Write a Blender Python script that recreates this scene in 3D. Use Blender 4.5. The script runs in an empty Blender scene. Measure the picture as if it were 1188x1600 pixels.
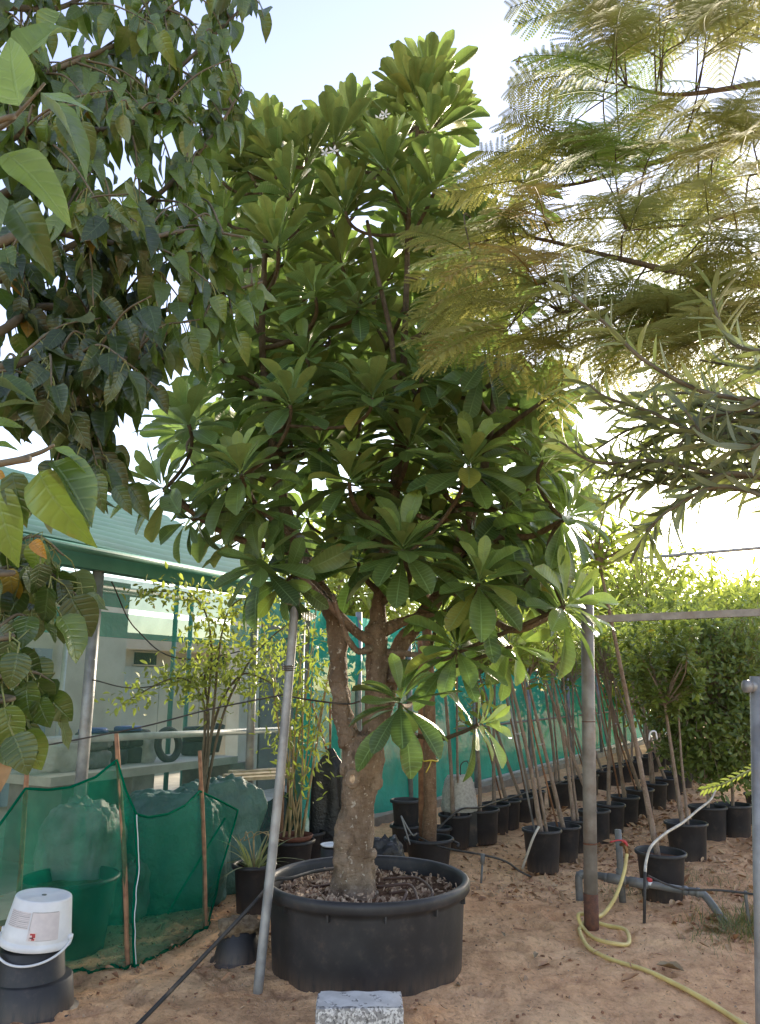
import bpy, math, random
import numpy as np
from mathutils import Vector, Matrix

# ------------------------------------------------------------------ camera, sky, sun, exposure
SC = bpy.context.scene
COL = SC.collection
RNG = np.random.default_rng(7)
random.seed(7)
R = math.radians
FPX, CX, CY, HOR, CAMZ = 1200.0, 594.0, 800.0, 1075.0, 1.6     # photograph's focal length, centre, horizon
TH = math.atan((HOR - CY) / FPX)
CAM = np.array([0, 0, CAMZ])
FWD = np.array([0, math.cos(TH), math.sin(TH)])
UPV = np.array([0, -math.sin(TH), math.cos(TH)])

cd = bpy.data.cameras.new('camera'); cam = bpy.data.objects.new('camera', cd); COL.objects.link(cam)
cam.location = CAM; cam.rotation_euler = (math.pi/2 + TH, 0, 0)
cd.sensor_fit = 'VERTICAL'; cd.sensor_height = 36; cd.lens = 36*FPX/1600
cd.clip_start = 0.05; cd.clip_end = 2000
SC.camera = cam

SUN_EL, SUN_AZ = R(14.5), R(27.5)           # azimuth from +Y towards +X
w = bpy.data.worlds.new('World'); SC.world = w; w.use_nodes = True
nt = w.node_tree; bg = nt.nodes['Background']
sky = nt.nodes.new('ShaderNodeTexSky'); sky.sky_type = 'NISHITA'; sky.sun_disc = False
sky.sun_elevation = SUN_EL; sky.sun_rotation = SUN_AZ
sky.air_density = 1.15; sky.dust_density = 0.5; sky.ozone_density = 1.0
hz = nt.nodes.new('ShaderNodeHueSaturation'); hz.inputs['Saturation'].default_value = .85; hz.inputs['Hue'].default_value = .53      # pale hazy sky
nt.links.new(sky.outputs[0], hz.inputs['Color']); nt.links.new(hz.outputs[0], bg.inputs[0]); bg.inputs[1].default_value = 0.15
sd = bpy.data.lights.new('sun', 'SUN'); sun = bpy.data.objects.new('sun', sd); COL.objects.link(sun)
sd.energy = 4.6; sd.angle = R(6); sd.color = (1.0, 0.86, 0.68)      # low sun through haze
sdir = Vector((math.sin(SUN_AZ)*math.cos(SUN_EL), math.cos(SUN_AZ)*math.cos(SUN_EL), math.sin(SUN_EL)))
sun.rotation_euler = sdir.to_track_quat('Z', 'Y').to_euler()
sun.location = (8, 16, 9)
vs = SC.view_settings
vs.view_transform = 'Standard'; vs.look = 'None'; vs.gamma = 1; vs.use_curve_mapping = False
vs.exposure = 1.8
SC.render.engine = 'CYCLES'
SC.cycles.use_denoising = True
SC.cycles.max_bounces = 8; SC.cycles.transparent_max_bounces = 12
SC.cycles.diffuse_bounces = 3; SC.cycles.glossy_bounces = 2; SC.cycles.transmission_bounces = 3
SC.cycles.caustics_reflective = False; SC.cycles.caustics_refractive = False

# ------------------------------------------------------------------ pixel <-> place
def ray(px, py):
    return np.array([(px-CX)/FPX, 0, 0]) + FWD + UPV*((CY-py)/FPX)
def P(px, py, Y):
    d = ray(px, py); return CAM + d*(Y/d[1])
def G(px, py, z=0.0):
    d = ray(px, py); return CAM + d*((z-CAMZ)/d[2])
def proj(p):
    q = np.asarray(p, float) - CAM
    f = q @ FWD
    return CX + FPX*q[..., 0]/f, CY - FPX*(q @ UPV)/f, f
def unit(v):
    v = np.asarray(v, float); return v/(np.linalg.norm(v, axis=-1, keepdims=True)+1e-9)

# ------------------------------------------------------------------ noise
def _h(i, j, k, s):
    n = (i*374761393 + j*668265263 + k*2147483647 + s*974711) & 0xffffffff
    n = ((n ^ (n >> 13))*1274126177) & 0xffffffff
    return ((n ^ (n >> 16)) & 0xffff)/65535.0
def vnoise(p, s=0):
    p = np.asarray(p, float); i = np.floor(p).astype(np.int64); f = p-i; f = f*f*(3-2*f)
    r = 0
    for a in (0, 1):
        for b in (0, 1):
            for c in (0, 1):
                wgt = (f[..., 0] if a else 1-f[..., 0])*(f[..., 1] if b else 1-f[..., 1])*(f[..., 2] if c else 1-f[..., 2])
                r = r + wgt*_h(i[..., 0]+a, i[..., 1]+b, i[..., 2]+c, s)
    return r*2-1
def fbm(p, o=3, s=0):
    r, a = 0, 1.0
    p = np.asarray(p, float)
    for k in range(o):
        r = r + a*vnoise(p*(2**k), s+k); a *= .5
    return r

# ------------------------------------------------------------------ meshes
class MB:
    def __init__(s): s.v, s.f, s.uv, s.t, s.n = [], [], [], [], 0
    def add(s, v, f, uv=None, tint=None):
        v = np.asarray(v, float).reshape(-1, 3)
        s.v.append(v)
        for q in ([f] if isinstance(f, np.ndarray) else _bysize(f)):
            s.f.append(np.asarray(q, np.int64)+s.n)
        s.uv.append(np.zeros((len(v), 2)) if uv is None else np.asarray(uv, float))
        s.t.append(np.zeros((len(v), 3)) if tint is None else np.broadcast_to(np.asarray(tint, float), (len(v), 3)))
        s.n += len(v); return s
    def verts(s): return np.concatenate(s.v)
    def mesh(s, name, smooth=True):
        m = bpy.data.meshes.new(name)
        v = np.concatenate(s.v); m.vertices.add(len(v)); m.vertices.foreach_set('co', v.ravel())
        lv = np.concatenate([q.ravel() for q in s.f]); tot = np.concatenate([np.full(len(q), q.shape[1]) for q in s.f])
        st = np.concatenate([[0], np.cumsum(tot)[:-1]])
        m.loops.add(len(lv)); m.loops.foreach_set('vertex_index', lv)
        m.polygons.add(len(tot)); m.polygons.foreach_set('loop_start', st)
        m.polygons.foreach_set('use_smooth', np.full(len(tot), smooth))
        uv = np.concatenate(s.uv); l = m.uv_layers.new(name='UVMap'); l.data.foreach_set('uv', uv[lv].ravel())
        t = np.concatenate(s.t)
        if np.any(t): a = m.attributes.new('tint', 'FLOAT_VECTOR', 'POINT'); a.data.foreach_set('vector', t.ravel())
        m.update(calc_edges=True); m.validate(); return m
    def build(s, name, mat, parent=None, smooth=True, kind=None):
        return link(name, s.mesh(name, smooth), mat, parent, kind)
def _bysize(f):
    d = {}
    for q in f: d.setdefault(len(q), []).append(q)
    return list(d.values())
def link(name, me, mat, parent=None, kind=None):
    if not me.materials: me.materials.append(mat)
    o = bpy.data.objects.new(name, me); COL.objects.link(o); o.color = (0, 0, 0, 1)
    if parent is not None:
        o.parent = parent; o.matrix_parent_inverse = Matrix.Translation(-Vector(parent.location))
    if kind: o['kind'] = kind
    return o
def tag(o, label, cat, group=None):
    o['label'] = label; o['category'] = cat
    if group: o['group'] = group
    return o
def thing(name, label, cat, loc=(0, 0, 0), group=None):
    o = bpy.data.objects.new(name, None); COL.objects.link(o); o.location = Vector(loc); o.empty_display_size = .1
    return tag(o, label, cat, group)
def copy_tree(o, parent=None):
    c = o.copy(); COL.objects.link(c)
    if parent is not None: c.parent = parent
    for ch in o.children: copy_tree(ch, c)
    return c
def place(o, loc, rz=0, sc=1, label=None):
    o.location = Vector(loc); o.rotation_euler = (random.uniform(-.03, .03), random.uniform(-.03, .03), rz); o.scale = (sc, sc*random.uniform(.97, 1.03), sc)
    if label: o['label'] = label
    return o

def smoothpath(pts, n):
    pts = np.asarray(pts, float); k = len(pts)
    if k < 3:
        t = np.linspace(0, 1, n)[:, None]; return pts[0]*(1-t)+pts[-1]*t
    e = np.vstack([2*pts[0]-pts[1], pts, 2*pts[-1]-pts[-2]])
    t = np.linspace(0, k-1-1e-9, n); i = t.astype(int); f = (t-i)[:, None]
    a, b, c, d = e[i], e[i+1], e[i+2], e[i+3]
    return .5*((2*b)+(-a+c)*f+(2*a-5*b+4*c-d)*f*f+(-a+3*b-3*c+d)*f**3)
def tube(mb, path, rad, n=8, cap=True, tint=None, rough=0, rseed=0, rscale=12):
    path = np.asarray(path, float); m = len(path); rad = np.broadcast_to(np.asarray(rad, float), (m,))
    tan = unit(np.gradient(path, axis=0))
    ref = np.array([0, 0, 1.]) if abs(tan[0][2]) < .9 else np.array([1., 0, 0])
    a = unit(np.cross(tan[0], ref)); A = []
    for i in range(m):
        a = unit(a - tan[i]*(a @ tan[i])); A.append(a)
    A = np.array(A); B = np.cross(tan, A)
    th = np.arange(n)*2*math.pi/n
    rr = rad[:, None]*np.ones(n)
    dirs = A[:, None]*np.cos(th)[None, :, None]+B[:, None]*np.sin(th)[None, :, None]
    if rough: rr = rr*(1+rough*fbm((path[:, None]+dirs*rad[:, None, None])*rscale, 3, rseed))
    v = path[:, None]+dirs*rr[..., None]
    L = np.concatenate([[0], np.cumsum(np.linalg.norm(np.diff(path, axis=0), axis=1))])
    uv = np.stack(np.broadcast_arrays(np.arange(n)[None]/n, L[:, None]), -1).reshape(-1, 2)
    i, j = np.meshgrid(np.arange(m-1), np.arange(n), indexing='ij'); j2 = (j+1) % n
    f = np.stack([i*n+j, i*n+j2, (i+1)*n+j2, (i+1)*n+j], -1).reshape(-1, 4)
    fs = f.tolist()
    if cap: fs += [list(range(n))[::-1], [(m-1)*n+q for q in range(n)]]
    mb.add(v.reshape(-1, 3), fs, uv, tint); return mb
def lathe(mb, prof, n=40, c=(0, 0, 0), close=False, tint=None):
    prof = np.asarray(prof, float); m = len(prof); th = np.arange(n)*2*math.pi/n
    v = np.stack([prof[:, 0, None]*np.cos(th), prof[:, 0, None]*np.sin(th), prof[:, 1, None]*np.ones(n)], -1)+np.asarray(c)
    i, j = np.meshgrid(np.arange(m-1), np.arange(n), indexing='ij'); j2 = (j+1) % n
    f = np.stack([i*n+j, i*n+j2, (i+1)*n+j2, (i+1)*n+j], -1).reshape(-1, 4)
    uv = np.stack(np.broadcast_arrays(np.arange(n)[None]/n, prof[:, 1, None]), -1).reshape(-1, 2)
    mb.add(v.reshape(-1, 3), f, uv, tint); return mb
def grid(mb, pts, tint=None, uvs=(1, 1)):
    pts = np.asarray(pts, float); m, n = pts.shape[:2]
    i, j = np.meshgrid(np.arange(m-1), np.arange(n-1), indexing='ij')
    f = np.stack([i*n+j, i*n+j+1, (i+1)*n+j+1, (i+1)*n+j], -1).reshape(-1, 4)
    uv = np.stack(np.meshgrid(np.linspace(0, uvs[0], m), np.linspace(0, uvs[1], n), indexing='ij'), -1).reshape(-1, 2)
    mb.add(pts.reshape(-1, 3), f, uv, tint); return mb
BOXF = np.array([[0, 3, 2, 1], [4, 5, 6, 7], [0, 1, 5, 4], [1, 2, 6, 5], [2, 3, 7, 6], [3, 0, 4, 7]])
def box(mb, p0, ex, ey, ez):
    p0, ex, ey, ez = (np.asarray(q, float) for q in (p0, ex, ey, ez))
    mb.add([p0, p0+ex, p0+ex+ey, p0+ey, p0+ez, p0+ex+ez, p0+ex+ey+ez, p0+ey+ez], BOXF); return mb
def blob(mb, c, size, rz=0, seed=0, amp=.15, freq=2.5, n=28, m=16, sq=.6, crease=0, aniso=(1, 1, 1)):
    """a stuffed sack or crumpled sheet: a squarish rounded body with folds"""
    th = np.linspace(0, 2*math.pi, n, endpoint=False); ph = np.linspace(-math.pi/2+.01, math.pi/2-.01, m)
    pw = lambda q: np.sign(q)*np.abs(q)**sq
    x = pw(np.cos(ph))[:, None]*pw(np.cos(th)); y = pw(np.cos(ph))[:, None]*pw(np.sin(th)); z = pw(np.sin(ph))[:, None]*np.ones(n)
    p = np.stack([x, y, z], -1)
    d = fbm(p*freq+seed*7.3, 3, seed)
    if crease: d = d - crease*np.abs(fbm(p*np.array(aniso)*freq*1.7+seed*3.1+d[..., None]*.4, 3, seed+9))
    p = p*(1+amp*d)[..., None]*np.asarray(size)/2
    cz, sz = math.cos(rz), math.sin(rz)
    p = np.stack([p[..., 0]*cz-p[..., 1]*sz, p[..., 0]*sz+p[..., 1]*cz, p[..., 2]], -1)+np.asarray(c)
    i, j = np.meshgrid(np.arange(m-1), np.arange(n), indexing='ij'); j2 = (j+1) % n
    f = np.stack([i*n+j, i*n+j2, (i+1)*n+j2, (i+1)*n+j], -1).reshape(-1, 4).tolist()
    f += [list(range(n))[::-1], [(m-1)*n+q for q in range(n)]]
    mb.add(p.reshape(-1, 3), f); return mb

# ------------------------------------------------------------------ materials
class NT:
    def __init__(s, name):
        s.m = bpy.data.materials.new(name); s.m.use_nodes = True; s.t = s.m.node_tree; s.N = s.t.nodes
        s.out = s.N['Material Output']; s.p = s.N['Principled BSDF']
    def new(s, typ, ins=None, **kw):
        n = s.N.new('ShaderNode'+typ)
        for k, v in kw.items(): setattr(n, k, v)
        for k, v in (ins or {}).items():
            if hasattr(v, 'is_output'): s.t.links.new(v, n.inputs[k])
            else: n.inputs[k].default_value = v
        return n
    def set(s, k, v):
        if hasattr(v, 'is_output'): s.t.links.new(v, s.p.inputs[k])
        else: s.p.inputs[k].default_value = v
    def noise(s, scale, detail=4, vec=None, rough=.55):
        return s.new('TexNoise', dict(Scale=scale, Detail=detail, Roughness=rough, **({'Vector': vec} if vec else {}))).outputs['Fac']
    def mix(s, a, b, f, mode='MIX'):
        n = s.new('Mix', data_type='RGBA', blend_type=mode)
        for i, v in ((0, f), (6, a), (7, b)):
            if hasattr(v, 'is_output'): s.t.links.new(v, n.inputs[i])
            else: n.inputs[i].default_value = v if i == 0 else c4(v)
        return n.outputs[2]
    def math(s, op, a, b=0.0, clamp=False):
        n = s.new('Math', operation=op, use_clamp=clamp)
        for i, v in ((0, a), (1, b)):
            if hasattr(v, 'is_output'): s.t.links.new(v, n.inputs[i])
            else: n.inputs[i].default_value = v
        return n.outputs[0]
    def ramp(s, f, a, b):
        return s.new('MapRange', {0: f, 1: a, 2: b, 3: 0.0, 4: 1.0}, interpolation_type='SMOOTHSTEP').outputs[0]
    def bump(s, h, strength=.3, dist=.01, nrm=None):
        return s.new('Bump', {'Height': h, 'Strength': strength, 'Distance': dist, **({'Normal': nrm} if nrm else {})}).outputs[0]
    def obj(s): return s.new('TexCoord').outputs['Object']
    def geo(s): return s.new('NewGeometry').outputs['Position']
def c4(c): return (c[0], c[1], c[2], 1.0)
def srgb(r, g, b):
    f = lambda c: (c/255/12.92) if c <= 10.3 else ((c/255+.055)/1.055)**2.4
    return (f(r), f(g), f(b))

def plain(name, a, b=None, rough=.6, scale=8, bump=.2, dist=.005, metal=0, spec=.5, dust=None, dustamt=.5):
    n = NT(name); v = n.obj(); b = b or tuple(c*.7 for c in a)
    f = n.ramp(n.noise(scale, 5, v), .3, .7)
    col = n.mix(a, b, f)
    if dust: col = n.mix(col, dust, n.math('MULTIPLY', n.ramp(n.noise(scale*.6, 6, v, .7), .45, .75), dustamt))
    n.set('Base Color', col); n.set('Roughness', rough); n.set('Metallic', metal); n.set('Specular IOR Level', spec)
    if bump: n.set('Normal', n.bump(n.noise(scale*5, 5, v), bump, dist))
    return n.m

def leafmat(name, dark, light, young, trans=.4, rough=.42, veins=14, spec=.5, tcol=None, vein_str=.35, old=srgb(176, 128, 45)):
    n = NT(name)
    at = n.new('Attribute', attribute_name='tint').outputs['Vector']
    oc = n.new('ObjectInfo').outputs['Color']
    sm = n.new('VectorMath', {0: at, 1: oc}, operation='ADD').outputs[0]
    sp = n.new('SeparateXYZ', {0: sm})
    uv = n.new('UVMap').outputs[0]; su = n.new('SeparateXYZ', {0: uv})
    au = n.math('ABSOLUTE', n.math('SUBTRACT', su.outputs[0], .5))
    col = n.mix(dark, light, sp.outputs[0]); col = n.mix(col, young, sp.outputs[1])
    col = n.mix(col, old, sp.outputs[2])
    under = n.new('NewGeometry').outputs['Backfacing']          # the leaf's paler underside
    col = n.mix(col, n.mix(col, (.30, .34, .17), .38), under)
    blot = n.ramp(n.noise(18, 3, n.geo()), .35, .7)
    col = n.mix(col, n.mix(col, (.02, .03, .012), .35), n.math('MULTIPLY', blot, .6))
    edge = n.math('MULTIPLY', n.ramp(n.math('ADD', n.math('MULTIPLY', au, 1.1), n.math('MULTIPLY', su.outputs[1], .45)), .62, .95), n.ramp(n.noise(26, 4, n.geo(), .7), .56, .66))
    col = n.mix(col, srgb(128, 98, 58), n.math('MULTIPLY', edge, .7))          # scorched margins
    ph = n.math('ADD', n.math('MULTIPLY', su.outputs[1], veins*6.283), n.math('MULTIPLY', au, -14.0))
    lat = n.math('POWER', n.math('MULTIPLY', n.math('ADD', n.math('SINE', ph), 1.0), .5), 6.0)
    mid = n.math('SUBTRACT', 1.0, n.ramp(au, .012, .045))
    vein = n.math('MAXIMUM', mid, n.math('MULTIPLY', lat, .45))
    pale = n.mix(col, tuple(min(1, c*1.9+.05) for c in light), n.math('MULTIPLY', vein, vein_str*1.6))
    n.set('Base Color', pale); n.set('Roughness', rough); n.set('Specular IOR Level', spec)
    bh = n.math('SUBTRACT', n.math('MULTIPLY', lat, -.5), mid)
    nb = n.bump(bh, .35, .004); n.set('Normal', nb)
    tc = n.mix(pale, tcol or (.32, .42, .03), .45)
    tr = n.new('BsdfTranslucent', {'Color': tc, 'Normal': nb}).outputs[0]
    ms = n.new('MixShader', {0: trans, 1: n.p.outputs[0], 2: tr}).outputs[0]
    n.t.links.new(ms, n.out.inputs[0]); return n.m

def netmat(name, col, alpha, col2=None, trans=.35, weave=None):
    n = NT(name); v = n.geo()
    f = n.ramp(n.noise(1.6, 4, v), .3, .7); c = n.mix(col, col2 or tuple(q*.75 for q in col), f)
    n.set('Base Color', c); n.set('Roughness', .9); n.set('Specular IOR Level', .05)
    n.set('Normal', n.bump(n.noise(9, 5, v, .6), .7, .05))
    tr = n.new('BsdfTranslucent', {'Color': c}).outputs[0]
    s = n.new('MixShader', {0: trans, 1: n.p.outputs[0], 2: tr}).outputs[0]
    tp = n.new('BsdfTransparent').outputs[0]
    a = n.math('ADD', alpha-.08, n.math('MULTIPLY', n.noise(4, 3, v), .16), True)
    n.t.links.new(n.new('MixShader', {0: a, 1: tp, 2: s}).outputs[0], n.out.inputs[0]); return n.m

M = {}
M['plum'] = leafmat('plumeria_leaf', (.017, .042, .016), (.09, .16, .046), (.38, .49, .11), .30, .33, 16, .42, tcol=(.2, .38, .04), vein_str=.34, old=srgb(190, 170, 62))
M['broad'] = leafmat('broad_leaf', (.013, .026, .012), (.045, .085, .022), (.19, .29, .04), .26, .28, 7, .6, tcol=(.2, .36, .03), vein_str=.16)
M['oleander'] = leafmat('oleander_leaf', (.075, .09, .06), (.14, .155, .09), (.19, .23, .08), .3, .45, 0, vein_str=.2)
M['frond'] = leafmat('frond_leaf', (.19, .24, .06), (.36, .37, .13), (.16, .38, .05), .5, .6, 0, tcol=(.45, .4, .07), vein_str=0, old=srgb(176, 132, 78))
M['sapling_leaf'] = leafmat('sapling_leaf', (.09, .16, .03), (.22, .31, .055), (.42, .47, .08), .55, .45, 0)
M['shrub_leaf'] = leafmat('shrub_leaf', (.03, .06, .016), (.09, .14, .03), (.3, .38, .06), .38, .35, 0)
M['vine_leaf'] = leafmat('vine_leaf', (.11, .16, .035), (.22, .29, .06), (.42, .45, .09), .45, .5, 0)
M['far_leaf'] = leafmat('far_leaf', (.14, .2, .04), (.28, .33, .06), (.44, .45, .08), .55, .55, 0)
M['grass'] = leafmat('grass_blade', (.06, .10, .03), (.14, .17, .06), (.2, .2, .09), .25, .6, 0, vein_str=0)
M['strap'] = leafmat('strap_leaf', (.1, .13, .06), (.2, .23, .11), (.32, .33, .18), .2, .5, 0)
M['dry'] = plain('dry_leaf', srgb(150, 105, 75), srgb(190, 160, 125), .8, 9, .3)
M['dead'] = plain('dead_tan_leaf', srgb(158, 140, 112), srgb(122, 102, 78), .8, 9, .3)
M['orange'] = plain('orange_dead_leaf', srgb(205, 125, 45), srgb(170, 90, 30), .7, 15, .3)

def groundmat():
    n = NT('sandy_ground'); v = n.geo()
    big = n.ramp(n.noise(.9, 5, v, .6), .35, .7); med = n.ramp(n.noise(5, 6, v, .65), .35, .72); fine = n.noise(70, 4, v, .7)
    c = n.mix(srgb(250, 206, 160), srgb(232, 180, 134), big)
    c = n.mix(c, srgb(140, 90, 60), n.math('MULTIPLY', med, .38))
    damp = n.ramp(n.noise(.55, 6, v, .7), .54, .66)
    c = n.mix(c, srgb(134, 92, 66), n.math('MULTIPLY', damp, .38))
    c = n.mix(c, srgb(228, 192, 160), n.math('MULTIPLY', n.ramp(fine, .52, .72), .7))
    mot = n.ramp(n.noise(22, 6, n.new('Mapping', {0: v, 3: (1, .7, 1)}).outputs[0], .75), .46, .66)
    c = n.mix(c, srgb(150, 100, 72), n.math('MULTIPLY', mot, .42))
    spk = n.ramp(n.noise(34, 4, v, .75), .60, .68)
    c = n.mix(c, srgb(85, 58, 42), n.math('MULTIPLY', spk, .5))
    n.set('Base Color', c); n.set('Roughness', .95); n.set('Specular IOR Level', .15)
    h = n.math('ADD', n.math('MULTIPLY', n.noise(9, 6, v, .65), 1.0), n.math('MULTIPLY', n.noise(45, 5, v, .7), .45))
    n.set('Normal', n.bump(h, 1.0, .05)); return n.m
M['ground'] = groundmat()

def barkmat(name, a, b, spots, sc=1.0, ring=40, lich=.6):
    n = NT(name); v = n.obj()
    mp = n.new('Mapping', {0: v, 3: (1, 1, .45)}).outputs[0]
    c = n.mix(a, b, n.ramp(n.noise(9*sc, 6, mp, .65), .32, .68))
    c = n.mix(c, tuple(q*.45 for q in a), n.math('MULTIPLY', n.ramp(n.noise(22*sc, 5, mp, .7), .55, .72), .75))
    c = n.mix(c, spots, n.math('MULTIPLY', n.ramp(n.noise(34*sc, 2, v, .5), .64, .70), lich))
    mp2 = n.new('Mapping', {0: v, 3: (.5, .5, 1.6)}).outputs[0]
    h = n.math('ADD', n.noise(26*sc, 6, mp, .7), n.math('MULTIPLY', n.noise(ring*sc, 3, mp2), .5))
    n.set('Base Color', c); n.set('Roughness', .85); n.set('Specular IOR Level', .25)
    n.set('Normal', n.bump(h, 1.0, .035)); return n.m
M['bark'] = barkmat('plumeria_bark', srgb(112, 94, 78), srgb(150, 132, 114), srgb(204, 196, 182))
M['bark2'] = barkmat('pale_trunk_bark', srgb(150, 122, 98), srgb(118, 92, 72), srgb(190, 178, 160), 1.5, 40, .4)
M['stem'] = barkmat('dark_stem', srgb(92, 80, 64), srgb(120, 106, 84), srgb(140, 128, 106), 2, 60, .3)
M['sapbark'] = barkmat('sapling_bark', srgb(150, 128, 112), srgb(180, 160, 144), srgb(205, 194, 182), 2.2, 60, .4)
M['twig'] = plain('twig', srgb(104, 96, 78), srgb(80, 74, 58), .8, 20)
M['greenstem'] = plain('green_stem', srgb(120, 130, 70), srgb(96, 100, 56), .6, 15)
M['bamboo'] = plain('pale_cane', srgb(170, 148, 108), srgb(120, 104, 70), .65, 12)
M['wood'] = plain('stake_wood', srgb(166, 124, 94), srgb(126, 90, 68), .8, 18)
M['plank'] = plain('plank', srgb(196, 180, 150), srgb(160, 140, 112), .8, 12)

def plasticmat():
    n = NT('black_plastic'); g = n.geo(); v = g
    base = n.mix(srgb(38, 38, 41), srgb(50, 50, 53), n.ramp(n.noise(6, 5, v), .3, .7))
    sp = n.new('SeparateXYZ', {0: g}).outputs[2]
    st = n.noise(1.0, 5, n.new('Mapping', {0: g, 3: (38, 38, 4)}).outputs[0], .7)
    low = n.math('MULTIPLY', n.math('SUBTRACT', 1.0, n.ramp(n.math('ADD', sp, n.math('MULTIPLY', st, .16)),   .05, .22)), .42)  # splashed sand
    spl = n.math('MULTIPLY', n.ramp(n.noise(12, 7, v, .75), .5, .8), .16)
    c = n.mix(base, srgb(150, 122, 98), n.math('MAXIMUM', n.math('MULTIPLY', low, n.ramp(st, .3, .75)), spl))
    n.set('Base Color', c); n.set('Roughness', .52); n.set('Specular IOR Level', .45)
    n.set('Normal', n.bump(n.noise(60, 3, v), .08, .004)); return n.m
M['pot'] = plasticmat()
M['galv'] = plain('galvanised_steel', srgb(158, 160, 162), srgb(125, 127, 130), .5, 10, .15, .003, .35, .5, srgb(140, 122, 104), .4)
M['dullsteel'] = plain('dull_steel', srgb(150, 148, 145), srgb(122, 119, 116), .6, 9, .2, .003, .2, .4, srgb(120, 92, 72), .5)
M['rust'] = plain('rusty_band', srgb(108, 70, 52), srgb(80, 54, 44), .85, 24, .5)
M['pvc'] = plain('grey_pvc', srgb(112, 113, 112), srgb(90, 91, 91), .5, 12, .1, .003, 0, .5, srgb(150, 130, 110), .4)
M['red'] = plain('red_plastic', srgb(190, 60, 62), srgb(150, 44, 50), .5)
M['brass'] = plain('brass', srgb(150, 116, 80), srgb(110, 82, 56), .45, 20, .1, .003, .8)
M['hose'] = plain('yellow_hose', srgb(222, 202, 128), srgb(200, 176, 110), .45, 10, .1, .003, 0, .5, srgb(180, 150, 110), .5)
M['palehose'] = plain('pale_hose', srgb(205, 198, 184), srgb(170, 160, 146), .5)
M['rubber'] = plain('black_rubber', srgb(48, 47, 48), srgb(62, 60, 58), .6, 14, .1, .003, 0, .4, srgb(140, 120, 100), .4)
M['brownhose'] = plain('brown_dripper', srgb(92, 68, 56), srgb(70, 50, 42), .55)
M['white'] = plain('white_plastic', srgb(228, 230, 234), srgb(210, 212, 218), .45, 6, .05, .002, 0, .5, srgb(190, 184, 176), .4)
M['whitepipe'] = plain('white_pipe', srgb(205, 208, 206), srgb(180, 184, 182), .5)
M['soil'] = plain('potting_soil', srgb(120, 92, 74), srgb(80, 60, 48), .95, 30, .9, .02, 0, .1, srgb(150, 130, 110), .5)
M['chips'] = plain('pale_chips', srgb(206, 182, 154), srgb(128, 98, 76), .9, 45, .4)
M['bag'] = plain('black_bag', srgb(40, 40, 43), srgb(30, 30, 33), .32, 9, .5, .02)
M['basket'] = plain('woven_grey', srgb(190, 186, 180), srgb(160, 155, 148), .8, 40, .6, .01)
M['wallb'] = plain('beige_render', srgb(212, 203, 182), srgb(194, 184, 164), .9, 3, .2)
M['cream'] = plain('cream_paint', srgb(216, 206, 186), srgb(200, 188, 166), .7, 3, .1)
M['panel'] = plain('grey_green_panel', srgb(186, 198, 192), srgb(170, 182, 176), .7, 2, .1)
M['greycol'] = plain('grey_column', srgb(128, 124, 116), srgb(112, 108, 102), .8, 4, .2)
M['door'] = plain('grey_frame', srgb(150, 158, 160), srgb(134, 142, 146), .5, 4, .05)
M['pane'] = plain('pale_pane', srgb(176, 192, 192), srgb(160, 178, 178), .25, 3, .05)
M['darkglass'] = plain('dark_glass', srgb(52, 62, 62), srgb(40, 50, 50), .15, 3, 0)
M['slab'] = plain('concrete_slab', srgb(198, 192, 178), srgb(172, 166, 154), .9, 4, .4)
M['kerb'] = plain('kerb_concrete', srgb(150, 142, 132), srgb(120, 112, 104), .9, 6, .4)
M['sackw'] = plain('white_sack', srgb(196, 196, 188), srgb(160, 160, 152), .75, 6, .4, .02)
M['sackp'] = plain('dusty_sheet', srgb(150, 152, 144), srgb(104, 108, 102), .7, 5, .5, .03)
M['sackg'] = plain('grey_sack', srgb(112, 118, 114), srgb(86, 92, 88), .8, 6, .4, .02)
M['tarp'] = plain('grey_green_tarp', srgb(74, 112, 102), srgb(56, 90, 82), .5, 5, .5, .03)
M['tyre'] = plain('tyre_rubber', srgb(62, 64, 64), srgb(48, 50, 50), .8, 12, .3)
M['blue'] = plain('blue_plastic', srgb(62, 92, 150), srgb(50, 76, 130), .5)
M['roof'] = plain('green_roof_sheet', srgb(88, 132, 120), srgb(74, 114, 104), .55, 1.2, .1, .01, 0, .4, srgb(140, 160, 150), .4)
def add_trans(m, col, f):
    t = m.node_tree; p = t.nodes['Principled BSDF']; tr = t.nodes.new('ShaderNodeBsdfTranslucent'); tr.inputs[0].default_value = c4(col)
    mx = t.nodes.new('ShaderNodeMixShader'); mx.inputs[0].default_value = f
    t.links.new(p.outputs[0], mx.inputs[1]); t.links.new(tr.outputs[0], mx.inputs[2]); t.links.new(mx.outputs[0], t.nodes['Material Output'].inputs[0])
add_trans(M['roof'], (.36, .62, .52), .28)
M['fascia'] = plain('teal_fascia', srgb(84, 142, 130), srgb(70, 122, 112), .6, 3)
M['terra'] = plain('brown_pot', srgb(120, 76, 60), srgb(96, 60, 48), .8, 12)
M['pebble'] = plain('pebble', srgb(182, 160, 136), srgb(140, 112, 90), .9, 20)
M['clod'] = plain('earth_clod', srgb(150, 108, 80), srgb(120, 84, 62), .95, 15, .6)
M['yellowtie'] = plain('yellow_tie', srgb(226, 204, 84), srgb(206, 180, 66), .5)
M['net_front'] = netmat('front_green_net', srgb(0, 134, 104), .54, srgb(0, 108, 84), .4)
M['net_fold'] = netmat('green_net_fold', srgb(0, 124, 94), .92, srgb(0, 100, 76), .4)
M['net_fence'] = netmat('teal_fence_net', srgb(58, 176, 156), .92, srgb(40, 154, 136), .15)
M['net_dark'] = netmat('dark_green_net', srgb(10, 84, 72), .9, srgb(6, 62, 54), .2)
M['net_band'] = netmat('teal_band_net', srgb(80, 152, 136), .80, srgb(60, 134, 120), .4)
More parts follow.
